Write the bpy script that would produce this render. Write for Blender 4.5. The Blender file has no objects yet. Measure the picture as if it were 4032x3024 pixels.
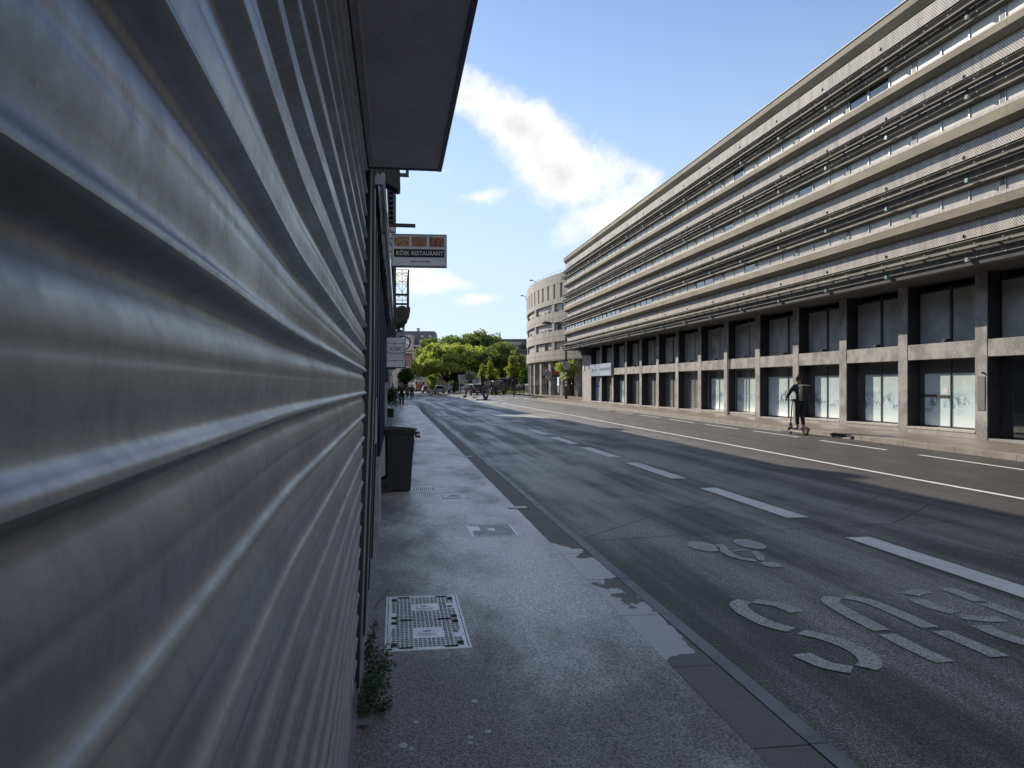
import bpy, bmesh, math, random
import numpy as np
from mathutils import Vector, Matrix, Euler
R = math.radians
random.seed(7); rng = np.random.default_rng(11)
scene = bpy.context.scene
col = scene.collection

# ------------------------------------------------------------------ camera
TH = R(8.2785); S8, C8 = math.sin(TH), math.cos(TH)
EYE = 1.70
FPX, CXP, HYP = 3144.3, 2016.0, 1517.0
cam_d = bpy.data.cameras.new('camera'); cam = bpy.data.objects.new('camera', cam_d); col.objects.link(cam)
cam_d.sensor_fit = 'HORIZONTAL'; cam_d.sensor_width = 36.0; cam_d.lens = 36.0 * FPX / 4032
cam.location = (0, 0, EYE); cam.rotation_euler = (R(90.09), 0, -TH)
cam_d.clip_start = 0.02; cam_d.clip_end = 6000
scene.camera = cam

# ------------------------------------------------------------------ light
SUN_AZ, SUN_EL = R(-22), R(25.5)         # azimuth from +Y towards +X
SKY_S = 0.125
world = bpy.data.worlds.new('World'); scene.world = world; world.use_nodes = True
wn = world.node_tree; wn.nodes.clear()
def wnode(t, **k):
    n = wn.nodes.new(t)
    for a, b in k.items(): setattr(n, a, b)
    return n
def wl(a, b): wn.links.new(a, b)
def wmath(op, a, b=None, c=None, clamp=False):
    n = wnode('ShaderNodeMath', operation=op); n.use_clamp = clamp
    for i, v in enumerate((a, b, c)):
        if v is None: continue
        if isinstance(v, (int, float)): n.inputs[i].default_value = v
        else: wl(v, n.inputs[i])
    return n.outputs[0]
sky = wnode('ShaderNodeTexSky'); sky.sky_type = 'NISHITA'; sky.sun_disc = False
sky.sun_elevation = SUN_EL; sky.sun_rotation = SUN_AZ
sky.altitude = 0; sky.air_density = 1.0; sky.dust_density = 0.2; sky.ozone_density = 2.0
tc = wnode('ShaderNodeTexCoord')
sep = wnode('ShaderNodeSeparateXYZ'); wl(tc.outputs['Generated'], sep.inputs[0])
# horizontal bearing frame aligned with the view down the street
fx, fy = math.sin(TH), math.cos(TH)
fwd = wmath('ADD', wmath('MULTIPLY', sep.outputs[0], fx), wmath('MULTIPLY', sep.outputs[1], fy))
rgt = wmath('SUBTRACT', wmath('MULTIPLY', sep.outputs[0], fy), wmath('MULTIPLY', sep.outputs[1], fx))
fwdc = wmath('MAXIMUM', fwd, 0.05)
U = wmath('DIVIDE', rgt, fwdc); V = wmath('DIVIDE', sep.outputs[2], fwdc)
CLOUDS = [(1800, 375, 330, 125, 14, 1.0), (2050, 500, 300, 135, 28, 1.05), (2260, 680, 310, 165, 26, 1.1), (2400, 850, 240, 150, -30, 1.0),
          (1880, 775, 130, 38, -6, .75), (1750, 672, 90, 22, 5, .5), (1640, 1100, 230, 60, 5, .95), (1760, 1110, 170, 40, 8, .8), (1900, 1175, 120, 34, -3, .85),
          (1250, 420, 600, 260, 20, 1.0), (1200, 1120, 420, 90, 5, 1.0), (2300, 935, 110, 40, -20, .5)]
dens = None
for (cx, cy, rx, ry, ang, w) in CLOUDS:
    u0, v0 = (cx - CXP) / FPX, (HYP - cy) / FPX; a = R(-ang)
    ca, sa = math.cos(a), math.sin(a)
    du = wmath('SUBTRACT', U, u0); dv = wmath('SUBTRACT', V, v0)
    p = wmath('ADD', wmath('MULTIPLY', du, ca * FPX / rx), wmath('MULTIPLY', dv, sa * FPX / rx))
    q = wmath('ADD', wmath('MULTIPLY', du, -sa * FPX / ry), wmath('MULTIPLY', dv, ca * FPX / ry))
    r2 = wmath('ADD', wmath('MULTIPLY', p, p), wmath('MULTIPLY', q, q))
    e = wmath('MULTIPLY', wmath('SUBTRACT', 1.02, wmath('SQRT', r2)), w)
    dens = e if dens is None else wmath('MAXIMUM', dens, e)
front = wmath('MULTIPLY', wmath('SUBTRACT', fwd, 0.15), 4.0, clamp=True)
mp = wnode('ShaderNodeMapping'); wl(tc.outputs['Generated'], mp.inputs[0]); mp.inputs['Scale'].default_value = (1, 1, 2.0)
def wnoise(vec, scale, detail, rough=0.55):
    n = wnode('ShaderNodeTexNoise'); n.inputs['Scale'].default_value = scale; n.inputs['Detail'].default_value = detail
    n.inputs['Roughness'].default_value = rough; wl(vec, n.inputs['Vector']); return n.outputs[0]
n1 = wnoise(tc.outputs['Generated'], 7.0, 12, .62); n2 = wnoise(mp.outputs[0], 1.6, 7, .6); n3 = wnoise(tc.outputs['Generated'], 5.5, 2, .4)
local = wmath('ADD', wmath('ADD', wmath('MULTIPLY', dens, 1.15), 0.02), wmath('MULTIPLY', wmath('SUBTRACT', n1, 0.5), 3.9))
gen = wmath('MULTIPLY', wmath('SUBTRACT', n2, 0.43), 5.0)  # unseen cloud cover outside the view, thickened to lift the fill light
fld = wnode('ShaderNodeMix'); fld.data_type = 'FLOAT'; wl(front, fld.inputs[0]); wl(gen, fld.inputs[2]); wl(local, fld.inputs[3])
mk = wnode('ShaderNodeMapRange'); mk.interpolation_type = 'SMOOTHSTEP'; mk.inputs['From Min'].default_value = 0.0; mk.inputs['From Max'].default_value = 0.95
wl(fld.outputs[0], mk.inputs['Value'])
up = wmath('MULTIPLY', wmath('ADD', sep.outputs[2], 0.01), 25.0, clamp=True)
mask = wmath('MULTIPLY', mk.outputs[0], up)
shade = wnode('ShaderNodeMapRange'); shade.interpolation_type = 'SMOOTHSTEP'
thick = wmath('ADD', fld.outputs[0], wmath('MULTIPLY', wmath('SUBTRACT', n3, .5), 2.2))
wl(thick, shade.inputs['Value']); shade.inputs['From Min'].default_value = 0.45; shade.inputs['From Max'].default_value = 1.9
shade.inputs['To Min'].default_value = 0.0; shade.inputs['To Max'].default_value = 1.0
CLOUD_L = 7.0
cc = wnode('ShaderNodeMix'); cc.data_type = 'RGBA'; wl(shade.outputs[0], cc.inputs[0]); cc.inputs[6].default_value = (CLOUD_L, CLOUD_L * .985, CLOUD_L * .96, 1); cc.inputs[7].default_value = (CLOUD_L * .60, CLOUD_L * .62, CLOUD_L * .65, 1)
tint = wnode('ShaderNodeMix'); tint.data_type = 'RGBA'; tint.blend_type = 'MULTIPLY'; tint.inputs[0].default_value = 1.0
wl(sky.outputs[0], tint.inputs[6]); tint.inputs[7].default_value = (.80, .88, 1.0, 1)
# pale veil of thin air towards the horizon
hz = wnode('ShaderNodeMapRange'); hz.interpolation_type = 'SMOOTHSTEP'; wl(sep.outputs[2], hz.inputs['Value'])
hz.inputs['From Min'].default_value = 0.0; hz.inputs['From Max'].default_value = 0.55; hz.inputs['To Min'].default_value = 0.85; hz.inputs['To Max'].default_value = 0.0
veil = wnode('ShaderNodeMix'); veil.data_type = 'RGBA'; wl(hz.outputs[0], veil.inputs[0]); wl(tint.outputs[2], veil.inputs[6]); veil.inputs[7].default_value = (4.3, 5.1, 6.1, 1)
cm = wnode('ShaderNodeMix'); cm.data_type = 'RGBA'; wl(mask, cm.inputs[0]); wl(veil.outputs[2], cm.inputs[6]); wl(cc.outputs[2], cm.inputs[7])
bg = wnode('ShaderNodeBackground'); wl(cm.outputs[2], bg.inputs[0]); bg.inputs[1].default_value = SKY_S
wo = wnode('ShaderNodeOutputWorld'); wl(bg.outputs[0], wo.inputs[0])

sd = bpy.data.lights.new('sun', 'SUN'); sd.energy = 5.0; sd.angle = R(0.53); sd.color = (1.0, .90, .76)
sun = bpy.data.objects.new('sun', sd); col.objects.link(sun)
to_sun = Vector((math.sin(SUN_AZ) * math.cos(SUN_EL), math.cos(SUN_AZ) * math.cos(SUN_EL), math.sin(SUN_EL)))
sun.rotation_euler = to_sun.to_track_quat('Z', 'Y').to_euler(); sun.location = (-20, 60, 60)

vs = scene.view_settings; vs.view_transform = 'Standard'; vs.look = 'None'; vs.gamma = 1.0; vs.use_curve_mapping = False
vs.exposure = 0.36
scene.render.engine = 'CYCLES'
cy = scene.cycles; cy.max_bounces = 7; cy.diffuse_bounces = 4; cy.glossy_bounces = 3; cy.transmission_bounces = 3; cy.caustics_reflective = False; cy.caustics_refractive = False
cy.use_denoising = True

# ------------------------------------------------------------------ materials
_M = {}
def nodemat(name):
    m = bpy.data.materials.new(name); m.use_nodes = True; nt = m.node_tree; nt.nodes.clear()
    out = nt.nodes.new('ShaderNodeOutputMaterial'); b = nt.nodes.new('ShaderNodeBsdfPrincipled'); nt.links.new(b.outputs[0], out.inputs[0])
    return m, nt, b, out
class NT:
    def __init__(s, nt): s.nt = nt
    def n(s, t, **k):
        n = s.nt.nodes.new(t)
        for a, b in k.items(): setattr(n, a, b)
        return n
    def l(s, a, b): s.nt.links.new(a, b)
    def math(s, op, a, b=None, clamp=False):
        n = s.n('ShaderNodeMath', operation=op); n.use_clamp = clamp
        for i, v in enumerate((a, b)):
            if v is None: continue
            if isinstance(v, (int, float)): n.inputs[i].default_value = v
            else: s.l(v, n.inputs[i])
        return n.outputs[0]
    def pos(s, scale=(1, 1, 1), obj=False):
        if obj: src = s.n('ShaderNodeTexCoord').outputs['Object']
        else: src = s.n('ShaderNodeNewGeometry').outputs['Position']
        if scale == (1, 1, 1): return src
        m = s.n('ShaderNodeMapping'); m.inputs['Scale'].default_value = scale; s.l(src, m.inputs[0]); return m.outputs[0]
    def noise(s, vec, scale, detail=3, rough=.55):
        n = s.n('ShaderNodeTexNoise'); n.inputs['Scale'].default_value = scale; n.inputs['Detail'].default_value = detail; n.inputs['Roughness'].default_value = rough
        s.l(vec, n.inputs['Vector']); return n.outputs[0]
    def mr(s, v, a, b, c, d, smooth=True):
        n = s.n('ShaderNodeMapRange'); n.interpolation_type = 'SMOOTHSTEP' if smooth else 'LINEAR'
        s.l(v, n.inputs['Value'])
        for k, x in zip(('From Min', 'From Max', 'To Min', 'To Max'), (a, b, c, d)): n.inputs[k].default_value = x
        return n.outputs[0]
    def mix(s, f, a, b, blend='MIX'):
        n = s.n('ShaderNodeMix'); n.data_type = 'RGBA'; n.blend_type = blend
        for sock, v in ((n.inputs[0], f), (n.inputs[6], a), (n.inputs[7], b)):
            if isinstance(v, (int, float)): sock.default_value = v
            elif isinstance(v, tuple): sock.default_value = (*v[:3], 1)
            else: s.l(v, sock)
        return n.outputs[2]
def mat(name, c1, c2=None, rough=.6, metal=0.0, scale=3.0, det=4, stretch=(1, 1, 1), grain=0, gscale=60, bump=0, bdist=.01, rvar=0, spec=.5, thr=(.35, .65), obj=False, coat=0, c3=None, s3=12):
    if name in _M: return _M[name]
    m, nt, b, out = nodemat(name); t = NT(nt)
    c2 = c2 or tuple(v * .72 for v in c1)
    p = t.pos(stretch, obj)
    f = t.mr(t.noise(p, scale, det), thr[0], thr[1], 0, 1)
    c = t.mix(f, c1, c2)
    if c3: c = t.mix(t.mr(t.noise(t.pos((1, 1, 1), obj), s3, 5, .7), .56, .68, 0, .8), c, c3)
    if grain:
        g = t.noise(t.pos((1, 1, 1), obj), gscale, 2, .7)
        gg = t.mr(g, .3, .7, 1 - grain, 1 + grain)
        vm = t.n('ShaderNodeVectorMath', operation='SCALE'); t.l(c, vm.inputs[0]); t.l(gg, vm.inputs['Scale']); c = vm.outputs[0]
    t.l(c, b.inputs['Base Color'])
    b.inputs['Metallic'].default_value = metal; b.inputs['Specular IOR Level'].default_value = spec; b.inputs['Coat Weight'].default_value = coat
    if rvar: t.l(t.mr(t.noise(p, scale * 1.7, 4), .3, .7, max(.03, rough - rvar), min(1, rough + rvar)), b.inputs['Roughness'])
    else: b.inputs['Roughness'].default_value = rough
    if bump:
        bn = t.n('ShaderNodeBump'); bn.inputs['Strength'].default_value = bump; bn.inputs['Distance'].default_value = bdist
        t.l(t.noise(t.pos((1, 1, 1), obj), gscale, 4, .6), bn.inputs['Height']); t.l(bn.outputs[0], b.inputs['Normal'])
    _M[name] = m; return m
def glass(name, c1, c2=None, rough=.08, scale=.8):
    if name in _M: return _M[name]
    m = mat(name, c1, c2, rough=rough, scale=scale, spec=.9, coat=.6); m.node_tree.nodes['Principled BSDF'].inputs['Coat Roughness'].default_value = .03
    return m
def emis(name, c, s):
    m, nt, b, out = nodemat(name); b.inputs['Base Color'].default_value = (*c, 1); b.inputs['Emission Color'].default_value = (*c, 1); b.inputs['Emission Strength'].default_value = s
    return m

def road_mat():
    m, nt, b, out = nodemat('road_asphalt'); t = NT(nt)
    P = t.pos()
    lanes = t.noise(t.pos((1.0, .045, 1)), 1.15, 4, .6)         # lengthwise tyre tracks
    blot = t.noise(t.pos((1.0, .45, 1)), .55, 5, .6)
    f = t.math('ADD', t.math('MULTIPLY', lanes, .6), t.math('MULTIPLY', blot, .4))
    base = t.mix(t.mr(f, .43, .58, 0, 1), (.105, .098, .096), (.42, .405, .40))
    sx = t.n('ShaderNodeSeparateXYZ'); t.l(P, sx.inputs[0])
    # dark asphalt right of the bus lane; colour deepened kerbwards to mute direct sun
    right = t.mr(sx.outputs[0], 4.6, 6.8, 0, 1)
    base = t.mix(t.math('MULTIPLY', right, .45), base, (.095, .088, .083)); base = t.mix(t.math('MULTIPLY', t.mr(sx.outputs[0], 7.0, 9.5, 0, 1), .8), base, (.060, .056, .052))
    vor = t.n('ShaderNodeTexVoronoi'); vor.inputs['Scale'].default_value = 95; t.l(P, vor.inputs['Vector'])
    fine = t.math('MULTIPLY', t.mr(t.noise(P, 62, 3, .75), .36, .64, .4, 1.7), t.mr(vor.outputs[0], .12, .62, 1.6, .35))
    near = t.mr(sx.outputs[1], 8, 30, 1, .35)
    gm = t.n('ShaderNodeMix'); gm.data_type = 'FLOAT'; t.l(near, gm.inputs[0]); gm.inputs[2].default_value = 1.0; t.l(fine, gm.inputs[3])
    sc = t.n('ShaderNodeVectorMath', operation='SCALE'); t.l(base, sc.inputs[0]); t.l(gm.outputs[0], sc.inputs['Scale'])
    t.l(sc.outputs[0], b.inputs['Base Color'])
    t.l(t.mr(f, .36, .62, .60, .33), b.inputs['Roughness']); b.inputs['Specular IOR Level'].default_value = .55
    bn = t.n('ShaderNodeBump'); bn.inputs['Strength'].default_value = .9; bn.inputs['Distance'].default_value = .010
    h = t.math('ADD', vor.outputs[0], t.math('MULTIPLY', t.noise(P, 40, 4, .7), 1.2)); t.l(h, bn.inputs['Height']); t.l(bn.outputs[0], b.inputs['Normal'])
    return m
def pave_mat(name, dark, light, patches=True, warm=None):
    m, nt, b, out = nodemat(name); t = NT(nt); P = t.pos()
    f = t.noise(t.pos((1.2, .5, 1)), 1.1, 6, .62)
    f2 = t.noise(t.pos((1.0, .6, 1)), 4.0, 4, .6)
    ff = t.math('ADD', t.math('MULTIPLY', f, .75), t.math('MULTIPLY', f2, .25))
    sx = t.n('ShaderNodeSeparateXYZ'); t.l(P, sx.inputs[0])
    if patches:      # darker along the wall and near end; middle's pale sheen painted into the colour
        ff = t.math('ADD', t.math('MULTIPLY', ff, .62), t.math('ADD', t.mr(sx.outputs[0], -.25, .7, 0, .13), t.mr(sx.outputs[1], 3.2, 6.5, 0, .13)))
    base = t.mix(t.mr(ff, .40, .63, 0, 1), dark, light)
    fine = t.mr(t.noise(P, 88, 3, .8), .38, .62, .25, 1.9)
    near = t.mr(sx.outputs[1], 5, 22, 1, .2)
    gm = t.n('ShaderNodeMix'); gm.data_type = 'FLOAT'; t.l(near, gm.inputs[0]); gm.inputs[2].default_value = 1.0; t.l(fine, gm.inputs[3])
    sc = t.n('ShaderNodeVectorMath', operation='SCALE'); t.l(base, sc.inputs[0]); t.l(gm.outputs[0], sc.inputs['Scale'])
    t.l(sc.outputs[0], b.inputs['Base Color'])
    t.l(t.mr(ff, .36, .62, .60, .36), b.inputs['Roughness']); b.inputs['Specular IOR Level'].default_value = .6
    bn = t.n('ShaderNodeBump'); bn.inputs['Strength'].default_value = .55; bn.inputs['Distance'].default_value = .005
    t.l(t.noise(P, 70, 4, .7), bn.inputs['Height']); t.l(bn.outputs[0], b.inputs['Normal'])
    return m
def slab_mat():
    # pale stone with a tide of water standing along the kerb: wet shape is a stain of its own
    m, nt, b, out = nodemat('gutter_slab'); t = NT(nt); P = t.pos()
    sx = t.n('ShaderNodeSeparateXYZ'); t.l(P, sx.inputs[0])
    n = t.noise(t.pos((1.6, 1.1, 1)), 1.6, 4, .5)
    far = t.mr(sx.outputs[1], 7.2, 9.2, 0, .55)
    nearw = t.mr(sx.outputs[1], 4.6, 3.7, 0, .7)
    xk = t.mr(sx.outputs[0], 1.50, 1.80, -.16, .11, False)
    w = t.math('ADD', t.math('ADD', t.math('ADD', n, far), nearw), xk)
    wet = t.mr(w, .54, .56, 0, 1)
    dry = t.mix(t.noise(P, 9, 4), (.38, .385, .40), (.47, .475, .49))
    dk = t.mix(t.noise(P, 7, 4), (.125, .116, .112), (.19, .178, .175))
    c = t.mix(wet, dry, dk)
    fine = t.mr(t.noise(P, 110, 3, .7), .3, .7, .82, 1.18)
    sc = t.n('ShaderNodeVectorMath', operation='SCALE'); t.l(c, sc.inputs[0]); t.l(fine, sc.inputs['Scale'])
    t.l(sc.outputs[0], b.inputs['Base Color']); t.l(t.mr(wet, 0, 1, .38, .72), b.inputs['Roughness'])
    bn = t.n('ShaderNodeBump'); bn.inputs['Strength'].default_value = .25; bn.inputs['Distance'].default_value = .003
    t.l(t.noise(P, 90, 3), bn.inputs['Height']); t.l(bn.outputs[0], b.inputs['Normal'])
    return m
def paint_mat(name, c, wear, mn=.0):
    m, nt, b, out = nodemat(name); t = NT(nt); P = t.pos()
    chips = t.mr(t.noise(P, 85, 3, .75), .42 + (.5 - wear) * .2, .60 + (.5 - wear) * .2, 0, 1)
    dirt = t.mr(t.noise(P, 4, 5, .6), .35, .7, 0, .35)
    cc = t.mix(dirt, c, tuple(v * .6 for v in c))
    sx = t.n('ShaderNodeSeparateXYZ'); t.l(P, sx.inputs[0])
    t.l(t.mix(t.math('MULTIPLY', chips, wear), cc, (.07, .07, .075)), b.inputs['Base Color']); b.inputs['Roughness'].default_value = .6
    bn = t.n('ShaderNodeBump'); bn.inputs['Strength'].default_value = .6; bn.inputs['Distance'].default_value = .005
    t.l(t.noise(P, 60, 4, .7), bn.inputs['Height']); t.l(bn.outputs[0], b.inputs['Normal'])
    return m
def perf_mat():
    m, nt, b, out = nodemat('perforated_metal'); t = NT(nt); P = t.pos()
    s = t.n('ShaderNodeSeparateXYZ'); t.l(P, s.inputs[0])
    pitch = .092
    v = t.math('DIVIDE', s.outputs[2], pitch * .5); row = t.math('FLOOR', v)
    off = t.math('MULTIPLY', t.math('MODULO', row, 2.0), .5)
    uu = t.math('ADD', t.math('DIVIDE', s.outputs[1], pitch), off)
    fu = t.math('SUBTRACT', t.math('FRACT', uu), .5); fv = t.math('MULTIPLY', t.math('SUBTRACT', t.math('FRACT', v), .5), .5)
    d = t.math('SQRT', t.math('ADD', t.math('MULTIPLY', fu, fu), t.math('MULTIPLY', fv, fv)))
    hole = t.mr(d, .20, .24, 1, 0)
    streak = t.noise(t.pos((1, 1.6, .35)), 2.2, 5, .6)
    c = t.mix(t.mr(streak, .35, .7, 0, 1), (.70, .66, .61), (.50, .48, .46))
    c = t.mix(t.math('MULTIPLY', hole, .8), c, (.05, .05, .055))
    t.l(c, b.inputs['Base Color']); b.inputs['Roughness'].default_value = .85; b.inputs['Specular IOR Level'].default_value = .15
    return m
def film_mat():
    # glazing with a printed and whitewashed film on its inner side, clear strip at the top
    m, nt, b, out = nodemat('filmed_glass'); t = NT(nt); P = t.pos()
    s = t.n('ShaderNodeSeparateXYZ'); t.l(P, s.inputs[0])
    blot = t.math('ADD', t.math('MULTIPLY', t.noise(t.pos((1, 1.4, 1.4)), 4.0, 7, .72), .6), t.math('MULTIPLY', t.noise(P, 1.1, 3, .5), .4))
    band = t.math('MULTIPLY', t.mr(s.outputs[2], .75, 1.05, 0, 1), t.mr(s.outputs[2], 1.2, 1.6, 1, 0))
    dk = t.math('MULTIPLY', t.mr(blot, .46, .60, 0, 1), band)
    lowc = t.mix(t.mr(s.outputs[2], .35, 1.1, 0, 1), (.86, .95, .93), (.66, .82, .87))
    c = t.mix(t.mr(s.outputs[2], 1.1, 1.9, 0, 1), lowc, (.56, .66, .64))
    c = t.mix(t.mr(t.noise(P, 1.6, 5, .6), .4, .65, 0, .4), c, (.80, .90, .94))
    c = t.mix(t.math('MULTIPLY', dk, .8), c, (.04, .09, .13))
    c = t.mix(t.mr(s.outputs[2], 2.02, 2.10, 0, 1), c, (.08, .09, .09))
    t.l(c, b.inputs['Base Color']); b.inputs['Roughness'].default_value = .12; b.inputs['Specular IOR Level'].default_value = .7
    return m
def grille_mat():
    m, nt, b, out = nodemat('shutter_mesh'); t = NT(nt); P = t.pos()
    s = t.n('ShaderNodeSeparateXYZ'); t.l(P, s.inputs[0])
    a = t.math('SINE', t.math('MULTIPLY', t.math('ADD', s.outputs[1], s.outputs[2]), 40)); c = t.math('SINE', t.math('MULTIPLY', t.math('SUBTRACT', s.outputs[1], s.outputs[2]), 40))
    f = t.math('MULTIPLY', t.mr(t.math('MULTIPLY', a, c), -.1, .35, 0, 1), t.mr(t.noise(P, 1.2, 3), .35, .7, .5, 1))
    t.l(t.mix(f, (.03, .032, .036), (.32, .34, .36)), b.inputs['Base Color']); b.inputs['Roughness'].default_value = .5
    return m
def leaf_mat(name, c1, c2, trans=.45):
    m, nt, b, out = nodemat(name); t = NT(nt)
    P = t.pos(); f = t.mr(t.noise(P, 1.1, 3), .35, .65, 0, 1); f2 = t.noise(P, 9, 2)
    c = t.mix(f, c1, c2); c = t.mix(t.math('MULTIPLY', f2, .4), c, tuple(v * .5 for v in c1))
    d = t.n('ShaderNodeBsdfDiffuse'); t.l(c, d.inputs[0]); tr = t.n('ShaderNodeBsdfTranslucent')
    c2n = t.mix(.5, c, (c1[0] * 2.0, c1[1] * 1.9, c1[2] * .7)); t.l(c2n, tr.inputs[0])
    mx = t.n('ShaderNodeMixShader'); mx.inputs[0].default_value = trans; t.l(d.outputs[0], mx.inputs[1]); t.l(tr.outputs[0], mx.inputs[2])
    nt.nodes.remove(b); t.l(mx.outputs[0], out.inputs[0]); return m
def food_mat(name, c1, c2, c3, sc):
    m, nt, b, out = nodemat(name); t = NT(nt); P = t.pos((1, 1, 1))
    n = t.noise(P, sc, 4, .6); n2 = t.noise(P, sc * 1.6, 3)
    c = t.mix(t.mr(n, .4, .6, 0, 1), c1, c2); c = t.mix(t.mr(n2, .52, .62, 0, 1), c, c3)
    t.l(c, b.inputs['Base Color']); b.inputs['Roughness'].default_value = .3; return m

M_ROAD = road_mat(); M_PAVE = pave_mat('pavement_asphalt', (.15, .132, .125), (.47, .465, .475)); M_SLAB = slab_mat()
M_RPAVE = pave_mat('right_pavement_asphalt', (.20, .165, .13), (.28, .235, .19), patches=False)
M_PAINT = paint_mat('road_paint', (.86, .855, .85), .3); M_PAINTW = paint_mat('worn_road_paint', (.74, .73, .72), .72)
M_PERF = perf_mat(); M_FILM = film_mat(); M_MESH = grille_mat()
M_KERB = mat('granite_kerb', (.22, .22, .24), (.15, .15, .165), rough=.55, scale=2.5, grain=.18, gscale=140, bump=.2, bdist=.003)
M_RKERB = mat('concrete_kerb', (.34, .32, .26), (.25, .24, .20), rough=.8, scale=3, grain=.15, gscale=60, bump=.2)
M_CONC = mat('weathered_concrete', (.43, .42, .41), (.23, .226, .222), rough=.85, scale=1.6, det=8, grain=.22, gscale=30, bump=.35, bdist=.01, c3=(.42, .40, .38), s3=7)
M_CONCL = mat('pale_concrete', (.42, .41, .40), (.32, .31, .30), rough=.85, scale=1.4, det=8, grain=.12, gscale=30, bump=.2)
M_FASC = mat('cream_cornice_metal', (.33, .30, .225), (.25, .228, .175), rough=.8, spec=.15, scale=1.2, det=6, stretch=(1, .5, 2), grain=.06, gscale=20)
M_RAIL = mat('grey_green_louvre_metal', (.23, .217, .19), (.15, .142, .13), rough=.8, spec=.15, scale=1.5, stretch=(1, .6, 2), grain=.05, gscale=25)
M_BAND = mat('streaked_grey_panel', (.30, .30, .30), (.17, .17, .175), rough=.7, scale=3, stretch=(1, 3, .3), det=6)
M_SILLW = mat('flaking_white_sill', (.55, .53, .48), (.36, .345, .31), rough=.7, scale=6, stretch=(1, 2, .5), det=5)
M_DARKM = mat('dark_painted_metal', (.035, .036, .042), (.022, .022, .028), rough=.45, scale=4)
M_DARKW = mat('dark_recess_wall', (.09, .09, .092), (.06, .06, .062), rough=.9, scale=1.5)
M_BLK = mat('black_rubber', (.018, .018, .02), (.012, .012, .013), rough=.7, scale=6)
M_ALU = mat('aluminium_frame', (.42, .43, .44), (.32, .33, .34), rough=.35, metal=.5, scale=5)
M_CURT = mat('curtained_glass', (.62, .60, .53), (.42, .41, .37), rough=.28, spec=.35, scale=.8, det=5)
M_GLD = glass('dark_glass', (.03, .035, .042), (.05, .055, .06), .05, .6)
M_UPG = mat('dusty_upper_glass', (.46, .48, .47), (.30, .32, .32), rough=.35, scale=1.2, det=5, spec=.4)
M_TEAL = mat('teal_lamp_box', (.10, .24, .25), (.08, .19, .2), rough=.4)
M_WHITE = mat('white_paint', (.75, .75, .74), (.62, .62, .61), rough=.5, scale=2)
M_CURV = mat('curved_wall_concrete', (.44, .405, .36), (.355, .325, .29), rough=.85, scale=.9, det=7, stretch=(1, 1, .35), grain=.05, gscale=12)
M_STONE = mat('station_stone', (.52, .47, .42), (.40, .36, .33), rough=.9, scale=.35, det=6, grain=.06, gscale=4)
M_SLATE = mat('slate_roof', (.10, .105, .13), (.075, .08, .10), rough=.6, scale=.6, det=5)
M_BARK = mat('bark', (.045, .036, .03), (.028, .023, .02), rough=.95, scale=5, stretch=(1, 1, .3), bump=.4, gscale=14)
def shutter_mat():
    m, nt, b, out = nodemat('galvanised_slat'); t = NT(nt); P = t.pos()
    big = t.noise(t.pos((1, .6, 1)), 6.0, 6, .65); fine = t.noise(P, 55, 5, .75); run = t.noise(t.pos((1, 5, .6)), 6, 4, .6)
    f = t.math('ADD', t.math('MULTIPLY', big, .5), t.math('ADD', t.math('MULTIPLY', fine, .35), t.math('MULTIPLY', run, .15)))
    c = t.mix(t.mr(f, .38, .60, 0, 1), (.255, .257, .268), (.335, .337, .35))
    sc = t.math('MAXIMUM', t.mr(t.noise(P, 160, 2, .6), .70, .74, 0, .4), t.mr(t.noise(t.pos((1, 1.5, 1.2)), 7, 8, .8), .62, .74, 0, .25))
    t.l(t.mix(sc, c, (.13, .12, .11)), b.inputs['Base Color']); b.inputs['Metallic'].default_value = .62
    t.l(t.mr(f, .36, .64, .48, .35), b.inputs['Roughness'])
    bn = t.n('ShaderNodeBump'); bn.inputs['Strength'].default_value = .12; bn.inputs['Distance'].default_value = .0006
    t.l(t.noise(P, 120, 4, .7), bn.inputs['Height']); t.l(bn.outputs[0], b.inputs['Normal']); return m
M_SLAT = shutter_mat()
M_LEAF = leaf_mat('plane_leaves', (.28, .35, .10), (.43, .48, .16), .5)
M_LEAFD = leaf_mat('darker_leaves', (.13, .18, .075), (.18, .235, .095), .5)
M_LEAFY = leaf_mat('young_leaves', (.24, .30, .07), (.32, .36, .09), .5)
M_LEAFS = leaf_mat('shrub_leaves', (.05, .085, .035), (.08, .12, .05), .35)

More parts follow.
